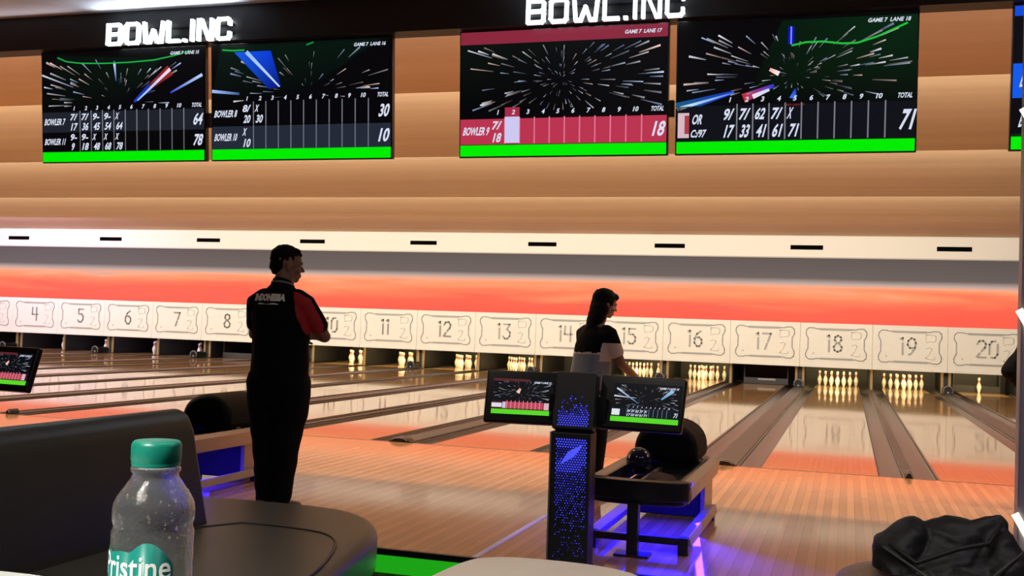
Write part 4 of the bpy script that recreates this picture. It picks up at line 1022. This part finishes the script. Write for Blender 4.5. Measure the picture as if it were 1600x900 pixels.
# ---- the woman
M_grey = mat('shirt_slate', (.19, .23, .27), .8); M_pale = mat('sleeve_pale', (.60, .54, .47), .8)
wo = thing('person', 'person in black and slate top standing behind the console, head turned right', 'person', (-2.47, -2.45, 0), math.radians(-38))
bm = B(); hc2 = V(.0, .115, 1.475)
Rm2, T2 = head(bm, hc2, math.radians(22), math.radians(-16), .95)
loft(bm, [(V(0, .03, 1.27), .052, .052), (V(0, .06, 1.34), .046, .046), (V(0, .09, 1.42), .046, .048)])
loft(bm, [(V(0, -.02, .84), .14, .10), (V(0, -.01, 1.0), .12, .09), (V(0, .02, 1.18), .14, .09), (V(0, .03, 1.27), .11, .07)])
for s in (-1, 1):
    loft(bm, [(V(s * .085, -.02, .82), .085, .085), (V(s * .085, .0, .45), .052, .055), (V(s * .085, -.02, .08), .034, .038)])
    S = V(s * .165, .03, 1.245); E = V(s * .225, .10, 1.02) if s > 0 else V(s * .20, .06, 1.0)
    Wv = V(.21, .32, .88) if s > 0 else V(-.06, .26, .88)
    loft(bm, [(S, .044, .046), ((S + E) / 2, .042, .042), (E, .036, .036)], side=(0, 1, 0)); loft(bm, [(E, .036, .036), (E.lerp(Wv, .4), .035, .033), (Wv, .023, .021)], side=(1, 0, 0))
    hand(bm, Wv, (Wv - E) + V(-.05 * s, .02, 0), V(-s, 0, .3), .25, .92, 1 if s < 0 else -1)
    ell(bm, V(s * .085, .02, .03), (.035, .09, .026))
wb = remesh('body', bm, M_skin, wo, .0065, 3)
bm = B()
loft(bm, [(V(0, -.02, .74), .190, .150), (V(0, -.02, .86), .185, .150), (V(0, -.01, 1.0), .168, .142), (V(0, .01, 1.13), .172, .138), (V(0, .025, 1.22), .165, .115), (V(0, .035, 1.285), .11, .085), (V(0, .04, 1.30), .062, .060)])
for s in (-1, 1):
    S = V(s * .160, .03, 1.245); E = V(s * .225, .10, 1.02)
    loft(bm, [(S + V(-s * .04, 0, .01), .062, .062), (S, .062, .062), (S.lerp(E, .35), .060, .058), (S.lerp(E, .62), .058, .055)], side=(0, 1, 0))
ws = remesh('shirt', bm, [M_shirt, M_grey, M_pale], wo, .009, 4, disp=lambda c: .004 * noise.noise(c * 9))
for p in ws.data.polygons:
    c = p.center
    if abs(c.x) > .155 and 1.03 < c.z < 1.175: p.material_index = 2
    elif c.z < 1.085: p.material_index = 1
    elif abs(c.x) <= .155 and c.z < 1.098: p.material_index = 2
bm = B(); loft(bm, [(V(0, -.02, .78), .172, .13), (V(0, -.02, .9), .165, .125)])
for s in (-1, 1): loft(bm, [(V(s * .09, -.02, .80), .100, .115), (V(s * .09, -.01, .60), .092, .10), (V(s * .087, .0, .40), .072, .078), (V(s * .085, -.02, .09), .058, .062)])
remesh('trousers', bm, M_trou, wo, .010, 4)
for s in (-1, 1): shoe(bm := B(), s * .09, -.01, 0, s * .1); remesh('shoe', bm, M_shoe, wo, .006, 2)
bm = B()
ell(bm, T2(0, -.022, .040), (.083, .102, .088), Rm2); ell(bm, T2(0, -.055, -.02), (.075, .065, .085), Rm2); ell(bm, T2(0, .045, .080), (.062, .045, .032), Rm2)
loft(bm, [(V(0, .055, 1.44), .085, .07), (V(0, .02, 1.36), .080, .062), (V(0, -.02, 1.29), .060, .040)])
hw2 = remesh('hair', bm, M_hair, wb, .006, 3, disp=lambda c: .004 * noise.noise(c * 40))
Ri = Rm2.transposed(); kill = []; bmh = bmesh.new(); bmh.from_mesh(hw2.data)
for v in bmh.verts:
    q = Ri @ (v.co - hc2)
    if v.co.z > 1.40 and ((q.y > .045 and q.z < .055) or (q.y > .03 and q.z < .0)): kill.append(v)
bmesh.ops.delete(bmh, geom=kill, context='VERTS'); bmh.to_mesh(hw2.data); bmh.free()
eyes(T2, Rm2, wb, .95)

# ---- the person behind the pillar
pr = thing('person', 'person in black mostly hidden behind the right pillar with elbow showing', 'person', (.98, -1.5, 0), math.radians(8))
bm = B(); hc3 = V(0, .02, 1.57); Rm3, T3 = head(bm, hc3, 0, 0, .97)
loft(bm, [(V(0, 0, 1.36), .055, .055), (V(0, .01, 1.52), .05, .052)]); loft(bm, [(V(0, 0, .88), .15, .11), (V(0, 0, 1.15), .15, .10), (V(0, 0, 1.34), .13, .08)])
for s in (-1, 1):
    loft(bm, [(V(s * .09, 0, .88), .095, .095), (V(s * .10, 0, .48), .057, .06), (V(s * .10, -.01, .08), .036, .04)])
    S = V(s * .18, 0, 1.32); E = V(s * .37, -.05, 1.07); Wv = V(s * .22, .06, .93)
    loft(bm, [(S, .048, .05), ((S + E) / 2, .044, .044), (E, .037, .037)], side=(0, 1, 0)); loft(bm, [(E, .037, .037), (Wv, .024, .022)], side=(0, 1, 0)); hand(bm, Wv, V(-s, .5, -.4), V(-s * .3, -1, 0), .3, .95, s)
    ell(bm, V(s * .10, .02, .03), (.037, .1, .028))
pb = remesh('body', bm, M_skin, pr, .008, 3)
bm = B(); loft(bm, [(V(0, 0, .78), .19, .14), (V(0, 0, .95), .185, .14), (V(0, 0, 1.2), .19, .135), (V(0, 0, 1.35), .15, .10), (V(0, 0, 1.41), .065, .065)])
for s in (-1, 1):
    S = V(s * .175, 0, 1.325); E = V(s * .375, -.05, 1.065); Wv = V(s * .24, .05, .95)
    loft(bm, [(S, .068, .068), ((S + E) / 2, .062, .060), (E, .052, .05)], side=(0, 1, 0)); loft(bm, [(E, .052, .05), (Wv, .042, .04)], side=(0, 1, 0))
remesh('jacket', bm, M_shirt, pr, .010, 3, disp=lambda c: .010 * noise.noise(c * 12))
bm = B(); loft(bm, [(V(0, 0, .80), .185, .138), (V(0, 0, .95), .175, .13)])
for s in (-1, 1): loft(bm, [(V(s * .13, 0, .84), .125, .13), (V(s * .15, 0, .65), .12, .12), (V(s * .12, 0, .45), .085, .09), (V(s * .11, -.01, .09), .062, .068)])
remesh('trousers', bm, M_trou, pr, .010, 4)
for s in (-1, 1): shoe(bm := B(), s * .105, 0, 0, s * .1); remesh('shoe', bm, M_shoe, pr, .006, 2)
bm = B(); ell(bm, T3(0, -.02, .045), (.083, .103, .088), Rm3); ell(bm, T3(0, -.05, -.01), (.07, .06, .07), Rm3); remesh('hair', bm, M_hair, pb, .007, 2)
eyes(T3, Rm3, pb, .97)
